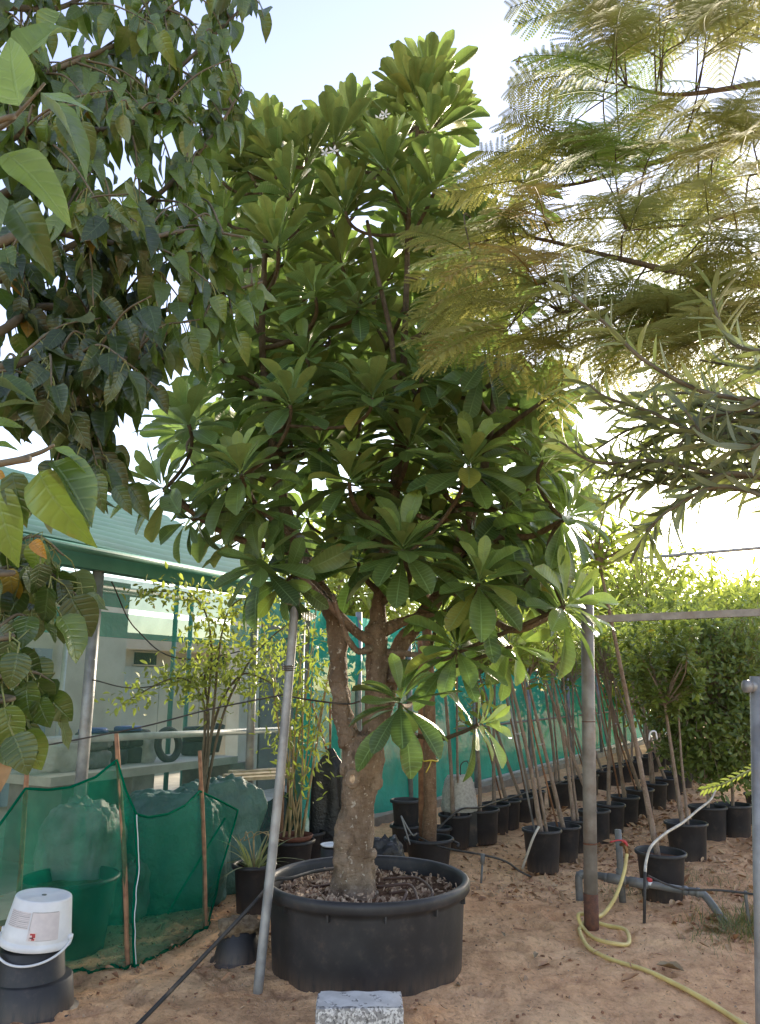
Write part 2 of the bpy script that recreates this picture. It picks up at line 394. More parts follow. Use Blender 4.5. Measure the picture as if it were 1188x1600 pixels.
M['net_thin'] = netmat('thin_net', srgb(110, 150, 138), .26, srgb(96, 136, 124), .4)
M['net_roof'] = netmat('bright_roof_net', srgb(60, 180, 155), .55, srgb(30, 150, 126), .6)

def concretemat():
    n = NT('speckled_block'); v = n.obj()
    vo = n.new('TexVoronoi', {'Vector': v, 'Scale': 95.0}); w1 = n.ramp(n.new('SeparateXYZ', {0: vo.outputs['Color']}).outputs[0], .3, .75)
    c = n.mix(srgb(140, 137, 135), srgb(206, 203, 200), w1)
    c = n.mix(c, srgb(70, 66, 66), n.math('MULTIPLY', n.ramp(n.noise(80, 3, v), .56, .66), .8))
    n.set('Base Color', c); n.set('Roughness', .9)
    n.set('Normal', n.bump(n.noise(90, 4, v), .8, .006)); return n.m
M['block'] = concretemat()
M['blocktop'] = plain('block_cement_top', srgb(206, 203, 200), srgb(184, 181, 178), .9, 14, .5)

# ------------------------------------------------------------------ leaves
def leaf_t(wf, length=1.0, width=.3, nseg=9, fold=.25, curl=.15, wave=0.0, ph=0.0):
    """half-width function wf(t) -> leaf along +Y, upper face +Z; UV u across (0..1), v along"""
    t = np.linspace(0, 1, nseg+1); hw = np.array([wf(q) for q in t])*width/2
    z = -curl*t*t*length
    V, U = [], []
    for i in range(nseg+1):
        for s in (-1, 0, 1):
            V.append((s*hw[i], t[i]*length, z[i]+abs(s)*hw[i]*fold+wave*math.sin(t[i]*9+s*1.3+ph)*abs(s)*hw[i]))
            U.append((.5+s*.5, t[i]))
    F = []
    for i in range(nseg):
        for s in (0, 1): F.append((i*3+s, i*3+s+1, i*3+s+4, i*3+s+3))
    return np.array(V), np.array(F), np.array(U)
obov = lambda t: .07 if t < .08 else (max(0, (t-.08)/.92)**.75*(1-max(0, t-.62)**2.2*8.0) if t < .999 else .06)
def w_plum(t):
    if t < .1: return .07
    q = (t-.1)/.9
    return max(.05, .12+.95*math.sin(min(1, q/.74)*math.pi/2)**1.35 if q < .74 else 1.07*math.sqrt(max(0, 1-((q-.74)/.265)**2.3)))
def w_broad(t):
    if t < .001: return .05
    return max(.02, (math.sin(math.pi*min(1, t**.62))**.8) if t < .86 else .44*(1-t)/.14*.75)
def w_heart(t):
    return max(.02, math.sqrt(max(0, 1-((t-.36)/.40)**2))) if t < .36 else max(.02, math.cos((t-.36)/.64*math.pi/2)**.8)
def w_lance(t): return max(.03, math.sin(math.pi*t**.9)**.8)
T_PLUM = [leaf_t(w_plum, 1, .285+.025*k, 9, .22+.12*k, .06+.09*k, .08, k) for k in range(4)]+[leaf_t(w_plum, 1, .235+.02*k, 9, .55+.12*k, -.02+.09*k, .06, k) for k in range(3)]
T_BROAD = [leaf_t(w_broad, 1, .48+.03*k, 9, (.1, .35, .6, .9)[k], (.12, .32, .5, .2)[k], .14, k) for k in range(4)]
T_HEART = [leaf_t(w_heart, 1, .86, 9, .1+.14*k, .15+.08*k, .12, k) for k in range(3)]
T_LANCE = [leaf_t(w_lance, 1, .15, 7, .2, .05+.16*k, .05, k) for k in range(3)]
T_OVAL = [leaf_t(w_lance, 1, .42, 4, .3, .12+.1*k, 0, k) for k in range(3)]
T_LONG = [leaf_t(w_lance, 1, .27, 4, .25, .15+.12*k, 0, k) for k in range(3)]

def frames(y, nrm):
    y = unit(y); x = unit(np.cross(y, nrm)); z = np.cross(x, y)
    return x, y, z
class Leaves:
    def __init__(s, temps): s.T = temps; s.L = []
    def add(s, o, y, nrm, sc, tint, k=None):
        s.L.append((np.asarray(o, float), np.asarray(y, float), np.asarray(nrm, float), sc, tint, random.randrange(len(s.T)) if k is None else k))
    def emit(s, parent, mat, name='leaf', rest='foliage', most=300, margin=20, kind_rest='stuff', skip_off=False):
        L = s.L; pts = np.array([q[0]+unit(q[1])*q[3]*.5 for q in L])
        px, py, d = proj(pts)
        sc = np.array([q[3] for q in L])
        vis = (px > -margin) & (px < 1188+margin) & (py > -margin) & (py < 1600+margin)
        order = np.argsort(np.where(vis, d, 1e6))
        n = min(most, int(vis.sum())); pick = set(order[:n].tolist())
        me = []
        if n:
            for k, (v, f, uv) in enumerate(s.T):
                m = MB().add(v, f, uv).mesh(name); m.materials.append(mat); me.append(m)
        mb = MB()
        inv = Matrix.Translation(-Vector(parent.location)) if parent else None
        for i, (o, y, nr, c, t, k) in enumerate(L):
            X, Y, Z = frames(y, nr)
            if i in pick:
                ob = bpy.data.objects.new(name, me[k]); COL.objects.link(ob)
                ob.matrix_world = Matrix(((X[0]*c, Y[0]*c, Z[0]*c, o[0]), (X[1]*c, Y[1]*c, Z[1]*c, o[1]), (X[2]*c, Y[2]*c, Z[2]*c, o[2]), (0, 0, 0, 1)))
                ob.color = (t[0], t[1], t[2], 1)
                if parent: ob.parent = parent; ob.matrix_parent_inverse = inv
            else:
                v, f, uv = s.T[k]
                mb.add(o+(v*c) @ np.array([X, Y, Z]), f, uv, t if any(t) else (.001, 0, 0))
        if mb.n:
            r = mb.build(rest, mat, parent)
            if kind_rest: r['kind'] = kind_rest
# ------------------------------------------------------------------ ground
FOOT = [(random.uniform(-2.5, 3.6), random.uniform(3.5, 8.5), random.uniform(0, 3.14), random.uniform(.012, .034)) for _ in range(170)]
def gz(x, y):
    p = np.stack([np.asarray(x, float), np.asarray(y, float), np.zeros_like(x, float)], -1)
    near = np.clip((22-np.hypot(x, y))/10, 0, 1); foot = np.zeros(np.shape(x))
    if np.ndim(x):
        for fx, fy, fa, fd in FOOT:
            c_, s_ = math.cos(fa), math.sin(fa); u = (x-fx)*c_+(y-fy)*s_; v = -(x-fx)*s_+(y-fy)*c_
            q = (u/.13)**2+(v/.055)**2
            near_ = q < 6
            foot[near_] += fd*(-np.exp(-q[near_]**2)+.45*np.exp(-(np.sqrt(q[near_])-1.35)**2*9))
    return foot+(.022*fbm(p*1.3, 2, 3)+.015*fbm(p*5.5, 3, 5)+.007*np.abs(fbm(p*15, 2, 8)))*near - .004
def ground():
    a = np.concatenate([-np.geomspace(400, 6.2, 22), np.linspace(-6, 9, 420), np.geomspace(9.2, 400, 22)])
    b = np.concatenate([-np.geomspace(60, 2.2, 8), np.linspace(-2, 3.2, 20), np.linspace(3.25, 12, 300), np.linspace(12.1, 24, 60), np.geomspace(24.5, 500, 24)])
    X, Y = np.meshgrid(a, b, indexing='ij')
    Z = gz(X, Y)
    mb = MB(); grid(mb, np.stack([X, Y, Z], -1)); 
    o = mb.build('ground', M['ground']); o['kind'] = 'structure'
ground()

# the long line of the shade house and fence, running away to the row's vanishing point
dv = ray(1290, HOR); UD = unit(np.array([dv[0], dv[1], 0])); ND = np.array([-UD[1], UD[0], 0])   # ND points away from the camera
A0 = G(745, 1240); Z3 = np.array([0, 0, 1.])
def W(s, z=0., off=0.): return A0 + UD*s + ND*off + Z3*z
def s_of(px, z=1.0, off=0.):
    k = (px-CX)/FPX; q = W(0, z, off)-CAM
    return -(q[0]-k*(q @ FWD))/(UD[0]-k*(UD @ FWD))
def z_at(px, py, off=0.):
    s = s_of(px, 1.0, off)
    for _ in range(4):
        q = W(s, 0, off)-CAM; v = (CY-py)/FPX          # solve for height
        z = (v*(q @ FWD) - q @ UPV)/(UPV[2]-v*FWD[2]); s = s_of(px, z, off)
    return s, z

# ------------------------------------------------------------------ shade house
S_L, S_M, S_R, S_END = -11.5, s_of(478, 1.0), -.7, 20.0
def wbox(mb, s0, s1, z0, z1, o0, o1): return box(mb, W(s0, z0, o0), UD*(s1-s0), ND*(o1-o0), Z3*(z1-z0))
o = wbox(MB(), -12, 0, -.3, .03, .25, 7).build('paved_floor', M['slab'], smooth=False); o['kind'] = 'structure'
sh = thing('shade_house', 'open-fronted shade house with green ribbed roof and steel posts', 'building', W(-6, 0, 1))
offs = np.linspace(-.25, 5.2, 330)
zz = 2.60+.5*(np.minimum(offs, 4.1-offs)+.25)+.04*np.abs(np.sin(offs*math.pi/.17))**.6
S_RF = s_of(430, 2.6)
ss = np.linspace(S_L, S_RF, 24)
sag = .03*np.sin(ss*2.1)[:, None]*np.exp(-offs)[None]
grid(MB(), np.array([[W(s, zz[j]+sag[i, j]*.4, offs[j]) for j in range(len(offs))] for i, s in enumerate(ss)])).build('roof', M['roof'], sh)
wbox(MB(), S_L, S_RF, 2.50, 2.70, -.06, .06).build('eave_beam', M['fascia'], sh, False)
tube(MB(), [W(S_L, 2.60, -.25), W(S_RF, 2.60, -.25)], .03, 10).build('gutter', M['fascia'], sh)
for px, rr, mt in ((-70, .04, 'galv'), (132, .045, 'galv'), (392, .04, 'galv'), (466, .055, 'fascia'), (560, .04, 'galv'), (640, .04, 'galv')):
    s = s_of(px, 1.2); tube(MB(), [W(s, -.05), W(s, 2.51)], rr, 14).build('post', M[mt], sh)
tube(MB(), [W(s_of(42), 1.23, .1), W(s_of(470), 1.17, .1)], .03, 10).build('cross_pipe', M['whitepipe'], sh)
for px, off in ((265, 2.2), (290, 2.6), (92, 2.9)):
    s = s_of(px, 1.2, off); tube(MB(), [W(s, 0, off), W(s, 2.9, off)], .03, 10).build('inner_post', M['fascia' if px != 92 else 'whitepipe'], sh)
for k, off in enumerate((.9, 1.9, 2.8)):
    tube(MB(), [W(S_L, 2.52+.12*k, off), W(S_RF, 2.52+.12*k, off)], .025, 8).build('roof_rail', M['dullsteel'], sh)
def net(name, s0, s1, z0, z1, off, mat, parent, amp=.05, ns=60, nz=14, seed=0, sag=0.0):
    a, b = np.meshgrid(np.linspace(s0, s1, ns), np.linspace(z0, z1, nz), indexing='ij')
    d = amp*fbm(np.stack([a*1.4, b*1.1, np.full_like(a, seed)], -1), 3, seed)+amp*.5*np.sin(a*5.1+b*2+seed)*np.where(b < z1-.05, 1, .2)
    p = A0+UD*a[..., None]+ND*(off+d)[..., None]+Z3*b[..., None]
    return grid(MB(), p).build(name, mat, parent)
net('net_band', S_L, S_M-.02, 2.24, 2.48, .07, M['net_band'], sh, .03, 80, 8, 1)
net('net_band', S_L, S_M-.02, 2.0, 2.20, .10, M['net_band'], sh, .03, 80, 8, 2)
net('thin_net', S_L, S_M-.02, .25, 2.0, .06, M['net_thin'], sh, .03, 60, 14, 3)
# a bright sheet of net sagging beneath the roof, seen through the gap over the bands
grid(MB(), np.array([[W(s, 2.55+.1*o_-.06*math.sin(s*2.2+o_), o_) for o_ in np.linspace(1.9, 3.0, 8)] for s in np.linspace(S_L, S_RF, 50)])).build('ceiling_net', M['net_roof'], sh)
net('side_net', S_M, S_R, .12, 2.45, .03, M['net_fence'], sh, .06, 60, 20, 6)

bh = thing('rendered_house', 'beige rendered house wall with pale grey framed window inside the shade house', 'house', W(-7, 0, 3))
s1 = s_of(193, 1.6, 3)
wbox(MB(), -13, s1, 0, 2.95, 3, 3.2).build('wall', M['wallb'], bh, False)
sa, sb = s_of(6, 1.8, 2.97), s_of(76, 1.8, 2.97)
zt, zb = z_at(40, 1012, 2.97)[1], .35
fr = MB()
wbox(fr, sa, sb, zt-.09, zt, 2.93, 2.995); wbox(fr, sa, sa+.09, zb, zt-.09, 2.93, 2.995); wbox(fr, sb-.09, sb, zb, zt-.09, 2.93, 2.995)
f_ = fr.build('door', M['door'], bh, False)
wbox(MB(), sa+.09, sb-.09, zb, zt-.09, 2.96, 2.99).build('pane', M['pane'], f_, False)
for a_, b_ in ((375, 405), (408, 490)):
    wbox(MB(), s_of(a_, 1.5, 3), s_of(b_, 1.5, 3), 0, 3.0, 3, 3.25).build('pillar', M['cream' if a_ == 375 else 'greycol'], bh, False)
cb = thing('low_cabin', 'low cabin with cream roof band and grey green panels behind the house wall', 'cabin', W(-1, 0, 6))
sA, sB = -4.2, s_of(420, 1.8, 6)
wbox(MB(), sA, sB, 2.28, 2.56, 5.75, 8).build('roof', M['cream'], cb, False)
wbox(MB(), sA, sB, 1.98, 2.28, 6.06, 6.2).build('upper_wall', M['wallb'], cb, False)
for i in range(6):
    a_ = sA+(sB-sA)*i/6; b_ = sA+(sB-sA)*(i+1)/6
    wbox(MB(), a_+.012, b_-.012, 0, 1.98, 6+.006*(i % 2), 6.1).build('panel', M['panel'], cb, False)
for a_, b_ in ((213, 246), (331, 355)):
    x0, x1 = s_of(a_, 2.1, 6), s_of(b_, 2.1, 6)
    w_ = wbox(MB(), x0, x1, 2.02, 2.24, 6.02, 6.058).build('window', M['darkglass'], cb, False)
    q = MB(); wbox(q, x0-.03, x1+.03, 2.0, 2.02, 6.0, 6.06); wbox(q, x0-.03, x1+.03, 2.24, 2.262, 6.0, 6.06)
    q.build('frame', M['cream'], w_, False)

# things kept inside the shade house
def on(px, py, off): s, z = z_at(px, py, off); return W(s, z, off)
def sack(px, py, off, size, mat, seed, label, cat='sack', name='stuffed_sack', amp=.14, crease=.3):
    s, z = z_at(px, py, off); size = np.array(size)
    c = W(s, max(z, size[2]/2), off)
    ob = blob(MB(), c, size, R(60), seed, amp, 2.2, 36, 22, .55, crease).build(name, mat); tag(ob, label, cat)
# a low bench carries the stores
bn = thing('storage_bench', 'low concrete block bench carrying sacks and tyres in the shade house', 'bench', W(-5, 0, 1.6))
wbox(MB(), s_of(80, .8, 1.2), s_of(372, .8, 1.2), .74, .82, 1.2, 2.1).build('bench_top', M['slab'], bn, False)
for px in (90, 200, 355):
    s = s_of(px, .6, 1.3); wbox(MB(), s, s+.3, .02, .738, 1.25, 2.0).build('leg', M['kerb'], bn, False)
BT = .82
def bench_pt(px, off=1.6): s = s_of(px, .95, off); return s
def bsack(px, size, mat, seed, label, z0=BT, off=1.6, **k):
    s = bench_pt(px, off); c = W(s, z0+size[2]/2-.02, off)
    tag(blob(MB(), c, np.array(size), R(60), seed, .12, 2.2, 40, 24, .55, -.5).build('stuffed_sack', mat), label, 'sack')
bsack(98, (.42, .3, .3), M['sackw'], 1, 'crumpled white plastic sack on the bench beside the steel post')
bsack(140, (.36, .34, .2), M['sackg'], 2, 'lower grey woven sack of the pile beneath blue lid')
bsack(142, (.34, .32, .18), M['sackg'], 3, 'upper grey woven sack of the pile beneath blue lid', BT+.18)
bsack(228, (.2, .18, .3), M['sackw'], 4, 'small white sack leaning between the tyres')
for px, lab in ((110, 'blue plastic lid lying above the white sack'), (143, 'blue plastic lid on top of the grey sacks'), (198, 'small blue plastic tub lid above the tyre pile')):
    s = bench_pt(px); zc = {110: BT+.27, 143: BT+.34, 198: BT+.34}[px]
    c = W(s, zc, 1.6); ob = lathe(MB(), [(0.001, .045), (.13, .045), (.145, .03), (.145, 0), (.12, 0), (.001, .0)], 24, c).build('tub_lid', M['blue']); tag(ob, lab, 'lid')
def tyre(c, r, w_, axis, label):
    th_ = np.linspace(0, 2*math.pi, 30); prof = []
    for a in np.linspace(0, 2*math.pi, 14): prof.append((r-.36*r*.5+.36*r*.5*math.copysign(abs(math.cos(a))**.6, math.cos(a)), w_/2*math.copysign(abs(math.sin(a))**.6, math.sin(a))))
    mb = MB(); lathe(mb, prof, 30)
    v = mb.v[0]
    z = unit(np.asarray(axis, float)); x = unit(np.cross(z, [0.3, .2, 1] if abs(z[2]) < .9 else [1, 0, 0])); y = np.cross(z, x)
    mb.v[0] = v @ np.array([x, y, z])+np.asarray(c)
    ob = mb.build('old_tyre', M['tyre']); tag(ob, label, 'tyre')
for k, (px, z0, lab) in enumerate(((170, BT+.08, 'bottom tyre of the flat pile next to the grey sacks'), (171, BT+.25, 'top tyre of the flat pile next to the grey sacks'), (204, BT+.08, 'bottom dark tyre of the flat pile under blue tub lid'), (205, BT+.25, 'top dark tyre of the flat pile under blue tub lid'), (310, BT+.08, 'bottom tyre lying behind the standing hoop'), (311, BT+.24, 'top tyre lying behind the standing hoop'))):
    tyre(W(bench_pt(px, 1.75), z0, 1.75), .2, .165, Z3, lab)
tyre(W(bench_pt(263, 1.4), BT+.18, 1.4), .19, .07, unit(-ND+.15*Z3), 'dark round tyre standing upright on the bench')
ob = tube(MB(), [W(bench_pt(335, 1.5), BT+.05, 1.5), W(bench_pt(352, 1.5)-.1, BT+.35, 1.5)], .06, 12).build('tin_can', M['tyre']); tag(ob, 'dark cylinder tipped against the tyres on the bench', 'can')

# heap and tarpaulins between the shade house and the front net
def heap(px, py_bot, Y, size, mat, seed, name, label, cat, **k):
    x = P(px, 1300, Y)[0]
    tag(blob(MB(), (x, Y, size[2]/2-.06), np.array(size), k.get('rz', 0), seed, k.get('amp', .10), k.get('freq', 1.7), 100, 60, .6, -1.0, (1.3, 1.3, .45)).build(name, mat), label, cat)
heap(128, 0, 5.75, (.5, .45, .86), M['sackp'], 11, 'plastic_sheet_heap', 'heap of crumpled pale plastic sheeting behind the green net', 'plastic sheet')
heap(190, 0, 5.95, (.4, .4, .45), M['sackg'], 12, 'refuse_sack', 'grey refuse sack slumped at the foot of the plastic heap', 'sack')
heap(268, 0, 6.35, (.85, .5, .86), M['tarp'], 13, 'folded_tarpaulin', 'grey green tarpaulin folded in a heap behind the net stakes', 'tarpaulin', rz=.4)
heap(335, 0, 6.75, (.75, .45, .9), M['tarp'], 14, 'draped_tarpaulin', 'darker folded tarpaulin next to the plank table', 'tarpaulin', rz=.7)
pt = thing('plank_table', 'rough table of pale planks beside the folded tarpaulin', 'table', P(400, 1300, 7.3)*np.array([1, 1, 0]))
for k in range(4):
    a = P(352+4*k, 1212, 7.05+.16*k); b = P(452+3*k, 1205, 7.35+.16*k); a[2] = b[2] = .80+.012*(k % 2)
    d = unit(b-a); nrm = np.array([-d[1], d[0], 0])
    box(MB(), a, b-a, nrm*.14, Z3*.028).build('plank', M['plank'], pt, False)
for px, Y in ((358, 7.2), (368, 7.6), (440, 7.45), (452, 7.85)):
    c = P(px, 1250, Y); tube(MB(), [(c[0], c[1], -.03), (c[0], c[1], .80)], .025, 8).build('leg', M['wood'], pt)
# wide net skirt hanging in front of the plank table
pts = np.array([[P(px, py+8*math.sin(px*.11), Y)+np.array([0, .05*math.sin(px*.23+py*.01), 0]) for py in np.linspace(1246, 1390, 10)] for px, Y in [(325+6*i, 7.15+.03*i) for i in range(25)]])
pts[:, -1, 2] = .0
ob = grid(MB(), pts).build('hanging_net', M['net_dark']); tag(ob, 'dark green net sheet hung under the plank table', 'net')

# ------------------------------------------------------------------ long fence, kerb
o = wbox(MB(), S_M, S_END, -.2, .10, -.10, .16).build('kerb', M['kerb'], smooth=False); o['kind'] = 'structure'
lf = thing('net_fence', 'long teal net fence behind the rows of potted saplings', 'fence', W(0, 0, 0))
net('fence_net', S_R+.02, S_END, .14, 1.92, .05, M['net_fence'], lf, .07, 150, 14, 4)
tube(MB(), [W(S_R, .16, 0), W(S_END, .16, 0)], .022, 8).build('bottom_rail', M['whitepipe'], lf)
tube(MB(), [W(S_R, 1.0, 0), W(S_END, 1.0, 0)], .018, 8).build('mid_rail', M['dullsteel'], lf)
tube(MB(), [W(S_R, 1.92, 0), W(S_END, 1.92, 0)], .02, 8).build('top_rail', M['dullsteel'], lf)
for s in np.arange(S_R+.6, S_END, 2.6):
    tube(MB(), [W(s, -.1, -.05), W(s, 1.96, -.05)], .04, 10).build('post', M['galv'], lf)

# ------------------------------------------------------------------ front net on stakes
nf = thing('stake_net', 'low translucent green net strung on wooden stakes behind the white bucket', 'net', G(180, 1515))
cols = [((-70, 1345), (-70, 1562)), ((0, 1288), (0, 1547)), ((40, 1232), (40, 1541)), ((75, 1234), (75, 1535)), ((110, 1230), (110, 1528)), ((150, 1214), (150, 1520)), ((183, 1187), (186, 1515)),
        ((197, 1235), (200, 1513)), ((213, 1272), (212, 1511)), ((232, 1277), (232, 1501)), ((262, 1272), (262, 1484)), ((290, 1258), (290, 1467)), ((312, 1236), (320, 1451)), ((342, 1250), (322, 1446)), ((372, 1266), (326, 1440))]
tp, bt = [], []
for i, (a, b) in enumerate(cols):
    g = G(*b); bt.append(g); tp.append(P(a[0], a[1], g[1]+(.0 if i < 13 else .12*(i-12))))
tp, bt = np.array(tp), np.array(bt)
def lerp_rows(a, n):
    k = len(a); t = np.linspace(0, k-1, (k-1)*n+1); i = np.minimum(t.astype(int), k-2); f = (t-i)[:, None]; return a[i]*(1-f)+a[i+1]*f
tp_, bt_ = lerp_rows(tp, 6), lerp_rows(bt, 6); nz = 26
sheet = []
for i in range(len(tp_)):
    row = []
    for j in range(nz):
        f = j/(nz-1); p = tp_[i]*(1-f)+bt_[i]*f
        d = (.06*fbm(np.array([[i*.16, f*2.6, 1.5]]), 4, 21)[0]+.03*math.sin(i*.55+f*5))*math.sin(math.pi*min(1, f*1.0))
        row.append(p+np.array([.1*d, d, 0]))
    row[-1][2] = gz(row[-1][0], row[-1][1])-.01
    sheet.append(row)
sheet = np.array(sheet)
grid(MB(), sheet).build('net_panel', M['net_front'], nf)
tube(MB(), sheet[:, 0], .008, 6).build('hem', M['net_fold'], nf)
tube(MB(), sheet[48, :]+np.array([0, -.012, 0]), .011, 6).build('seam', M['net_fold'], nf)
tube(MB(), sheet[48, :]+np.array([.012, -.026, 0]), .003, 5).build('seam_cord', M['white'], nf)
tube(MB(), sheet[-1, :], .008, 6).build('hem', M['net_fold'], nf)
# trailing foot of the net lying on the ground
ft = [[sheet[i, -1]+np.array([.02, -f*(.03+.03*math.sin(i*.7)), .012+.03*abs(math.sin(i*.9+f*3))*f]) for f in np.linspace(0, 1, 6)] for i in range(len(sheet))]
grid(MB(), np.array(ft)).build('net_foot', M['net_fold'], nf)
for (tx, ty), (bx, by), k in (((43, 1193), (26, 1400), 2), ((182, 1146), (194, 1400), 6), ((312, 1173), (320, 1450), 12)):
    Y = bt[k][1]+.03
    a = P(tx, ty, Y); b = P(bx, by, Y); d = (b-a)/(a[2]-b[2]); b = a+d*(a[2]+.15)
    tube(MB(), smoothpath([a, (a+b)/2+np.array([.012, 0, 0]), b], 12), np.linspace(.014, .017, 12), 8, True, None, .12, k).build('stake', M['wood'], nf)
br = [P(352, 1278, 6.02), P(290, 1380, 5.85), P(262, 1428, 5.75)]
tube(MB(), br, .008, 6).build('brace', M['net_fold'], nf)

# ------------------------------------------------------------------ steel poles
lp = thing('leaning_pole', 'thin leaning galvanised pole propped beside the big black tub', 'pole', G(402, 1548))
a = G(402, 1550); a[2] = -.05; b = P(470, 838, 4.75)
tube(MB(), smoothpath([a, (a+b)/2+np.array([.012, 0, 0]), b], 20), .027, 14).build('tube', M['galv'], lp)
c = (a*(1-.685)+b*.685)
for k in range(3): tube(MB(), [c+np.array([.035*math.cos(t), .035*math.sin(t), -.012+.012*k+.003*math.sin(t)]) for t in np.linspace(0, 6.283, 16)], .004, 5, False).build('wire_tie', M['rubber'], lp)
fp = thing('frame_pole', 'upright steel pole with rusty foot and side bar, yellow hose around it', 'pole', G(924, 1450))
b0 = G(924, 1450); pz = P(917, 898, b0[1])
tube(MB(), [b0*np.array([1, 1, 0])-Z3*.1, b0+(pz-b0)*.09], .050, 20).build('rusty_foot', M['rust'], fp)
tube(MB(), [b0+(pz-b0)*.088, pz], .047, 20).build('tube', M['dullsteel'], fp)
j = b0+(pz-b0)*.22; tube(MB(), [j, j+Z3*.012], .0485, 20).build('weld_ring', M['rust'], fp)
j = P(920, 1128, b0[1]); tube(MB(), [j, j+Z3*.006], .0482, 20).build('weld_ring', M['rust'], fp)
hb0 = P(919, 968, b0[1]); hb1 = P(1230, 955, b0[1]-.15)
mb = MB(); d = unit(hb1-hb0); box(mb, hb0-Z3*.026-np.array([0, .026, 0]), hb1-hb0, np.array([0, .052, 0]), Z3*.052); mb.build('side_bar', M['dullsteel'], fp, False)
ep = thing('end_post', 'stout grey steel post with a capped cross tube at its top', 'pole', P(1196, 1500, 3.0)*np.array([1, 1, 0]))
t0 = P(1190, 1058, 3.05); f0 = P(1201, 1600, 3.05); f0 = t0+(f0-t0)/(t0[2]-f0[2])*(t0[2]+.1)
tube(MB(), [f0, t0], .042, 24).build('tube', M['galv'], ep)
tube(MB(), [t0+np.array([-.055, -.01, -.035]), t0+np.array([.3, .02, -.035])], .022, 18).build('cross_tube', M['galv'], ep)
tube(MB(), [t0+np.array([-.075, -.012, -.035]), t0+np.array([-.052, -.01, -.035])], .024, 18).build('end_cap', M['galv'], ep)
# far overhead wire rail and slack wires
fr_ = tube(MB(), [P(930, 878, 12), P(1260, 850, 11)], .025, 8).build('overhead_rail', M['galv']); tag(fr_, 'slim steel rail running overhead above the far saplings', 'rail')
def wire(pts, r, label, n=30, mat='rubber'):
    ob = tube(MB(), smoothpath(pts, n), r, 5).build('slack_wire', M[mat]); tag(ob, label, 'wire')
wire([P(-40, 1176, 4.8), P(60, 1166, 4.9), P(150, 1150, 5.0), P(230, 1134, 5.05), P(330, 1108, 5.05), P(440, 1086, 4.8)], .005, 'dark wire running from the leaning pole over the stake net')
wire([W(s_of(140), 2.42, -.08), P(215, 985, 6.5), P(300, 1030, 6.6), P(480, 990, 7.8)], .006, 'slack cable hanging from the shade house eave across the net bands')
wire([W(s_of(136, 1.65), 1.66, -.06), P(215, 1075, 6.3), P(320, 1058, 6.9), P(415, 1064, 7.4), P(466, 1040, 7.9)], .005, 'thin cable looped between the two shade house posts')
ob = tube(MB(), smoothpath([P(440, 1085, 4.72), P(480, 1093, 4.84), P(540, 1100, 4.93), P(562, 1096, 4.96)], 16), .006, 6).build('tie_wire', M['rubber']); tag(ob, 'short dark tie wire joining the leaning pole to the trunk', 'wire')

# ------------------------------------------------------------------ tubs and pots
def pot_profile(rt, rb, h, soil, rim=.018, lip=.02):
    return [(.001, .002), (rb, 0), (rb+.004, .01), (rt-.006, h-lip*1.6), (rt-.004, h-lip*1.5), (rt+rim*.8, h-lip*1.4), (rt+rim, h-lip*1.1), (rt+rim, h-lip*.3), (rt+rim*.6, h), (rt-.002, h+.001), (rt-rim*.4, h-lip*.4), (rt-rim*.5, h-lip), (rb+(rt-rb)*(soil/h)-.012, soil-.01)]
def soil_disc(mb, r, z, c=(0, 0, 0), amp=.012, seed=0):
    rs = np.linspace(.001, r, 9); th = np.arange(28)*2*math.pi/28
    p = np.stack([rs[:, None]*np.cos(th), rs[:, None]*np.sin(th), np.full((9, 28), z)], -1)+np.asarray(c)
    p[..., 2] += amp*fbm(p*14, 3, seed)
    i, j = np.meshgrid(np.arange(8), np.arange(28), indexing='ij'); j2 = (j+1) % 28
    mb.add(p.reshape(-1, 3), np.stack([i*28+j, i*28+j2, (i+1)*28+j2, (i+1)*28+j], -1).reshape(-1, 4)); return mb
TC = np.array([P(574, 1400, 5.08)[0], 5.08, 0.0])           # middle of the big tub
tub = thing('planter_tub', 'very wide low black plastic tub holding the big plumeria', 'planter', TC)
prof = [(r_*1.02 if r_ > .01 else r_, z_) for r_, z_ in [(.001, -.03), (.545, -.03), (.553, .0), (.575, .38), (.577, .40), (.604, .412), (.612, .425), (.614, .455), (.608, .472), (.592, .480), (.572, .474), (.566, .45), (.560, .36)]]
lathe(MB(), prof, 96, TC).build('tub_shell', M['pot'], tub)
for k in range(12):
    a = k*math.pi/6+.18; d = np.array([math.cos(a), math.sin(a), 0]); e = np.array([-d[1], d[0], 0])
    box(MB(), TC+d*.584-e*.006+Z3*.372, e*.012, d*.026, Z3*.045).build('rim_rib', M['pot'], tub, False)
soil_disc(MB(), .563, .375, TC, .03, 4).build('soil', M['soil'], tub)
v0 = np.array([[-.5, -.5, -.2], [.5, -.5, -.2], [.5, .5, -.2], [-.5, .5, -.2], [-.4, -.3, .3], [.4, -.4, .35], [.3, .4, .3], [-.3, .3, .25]])
def scatter(mb, cs, sizes, rng):
    for c, s in zip(cs, sizes):
        q = rng.normal(size=(3, 3)); q, _ = np.linalg.qr(q)
        mb.add(c+(v0*s) @ q, BOXF)
cs, sz = [], []
for _ in range(1500):
    a, r = RNG.uniform(0, 6.283), .55*math.sqrt(RNG.uniform())
    x, y = r*math.cos(a), r*math.sin(a)
    if x > -.05 and RNG.uniform() < .72: continue
    cs.append(TC+np.array([x, y, .388+.03*RNG.uniform()])); sz.append(np.array([.030, .011, .006])*RNG.uniform(.4, 1.6)*np.array([1, RNG.uniform(.6, 2.2), 1]))
mb = MB(); scatter(mb, cs, sz, RNG); o = mb.build('wood_chips', M['chips'], tub, False); o['kind'] = 'stuff'
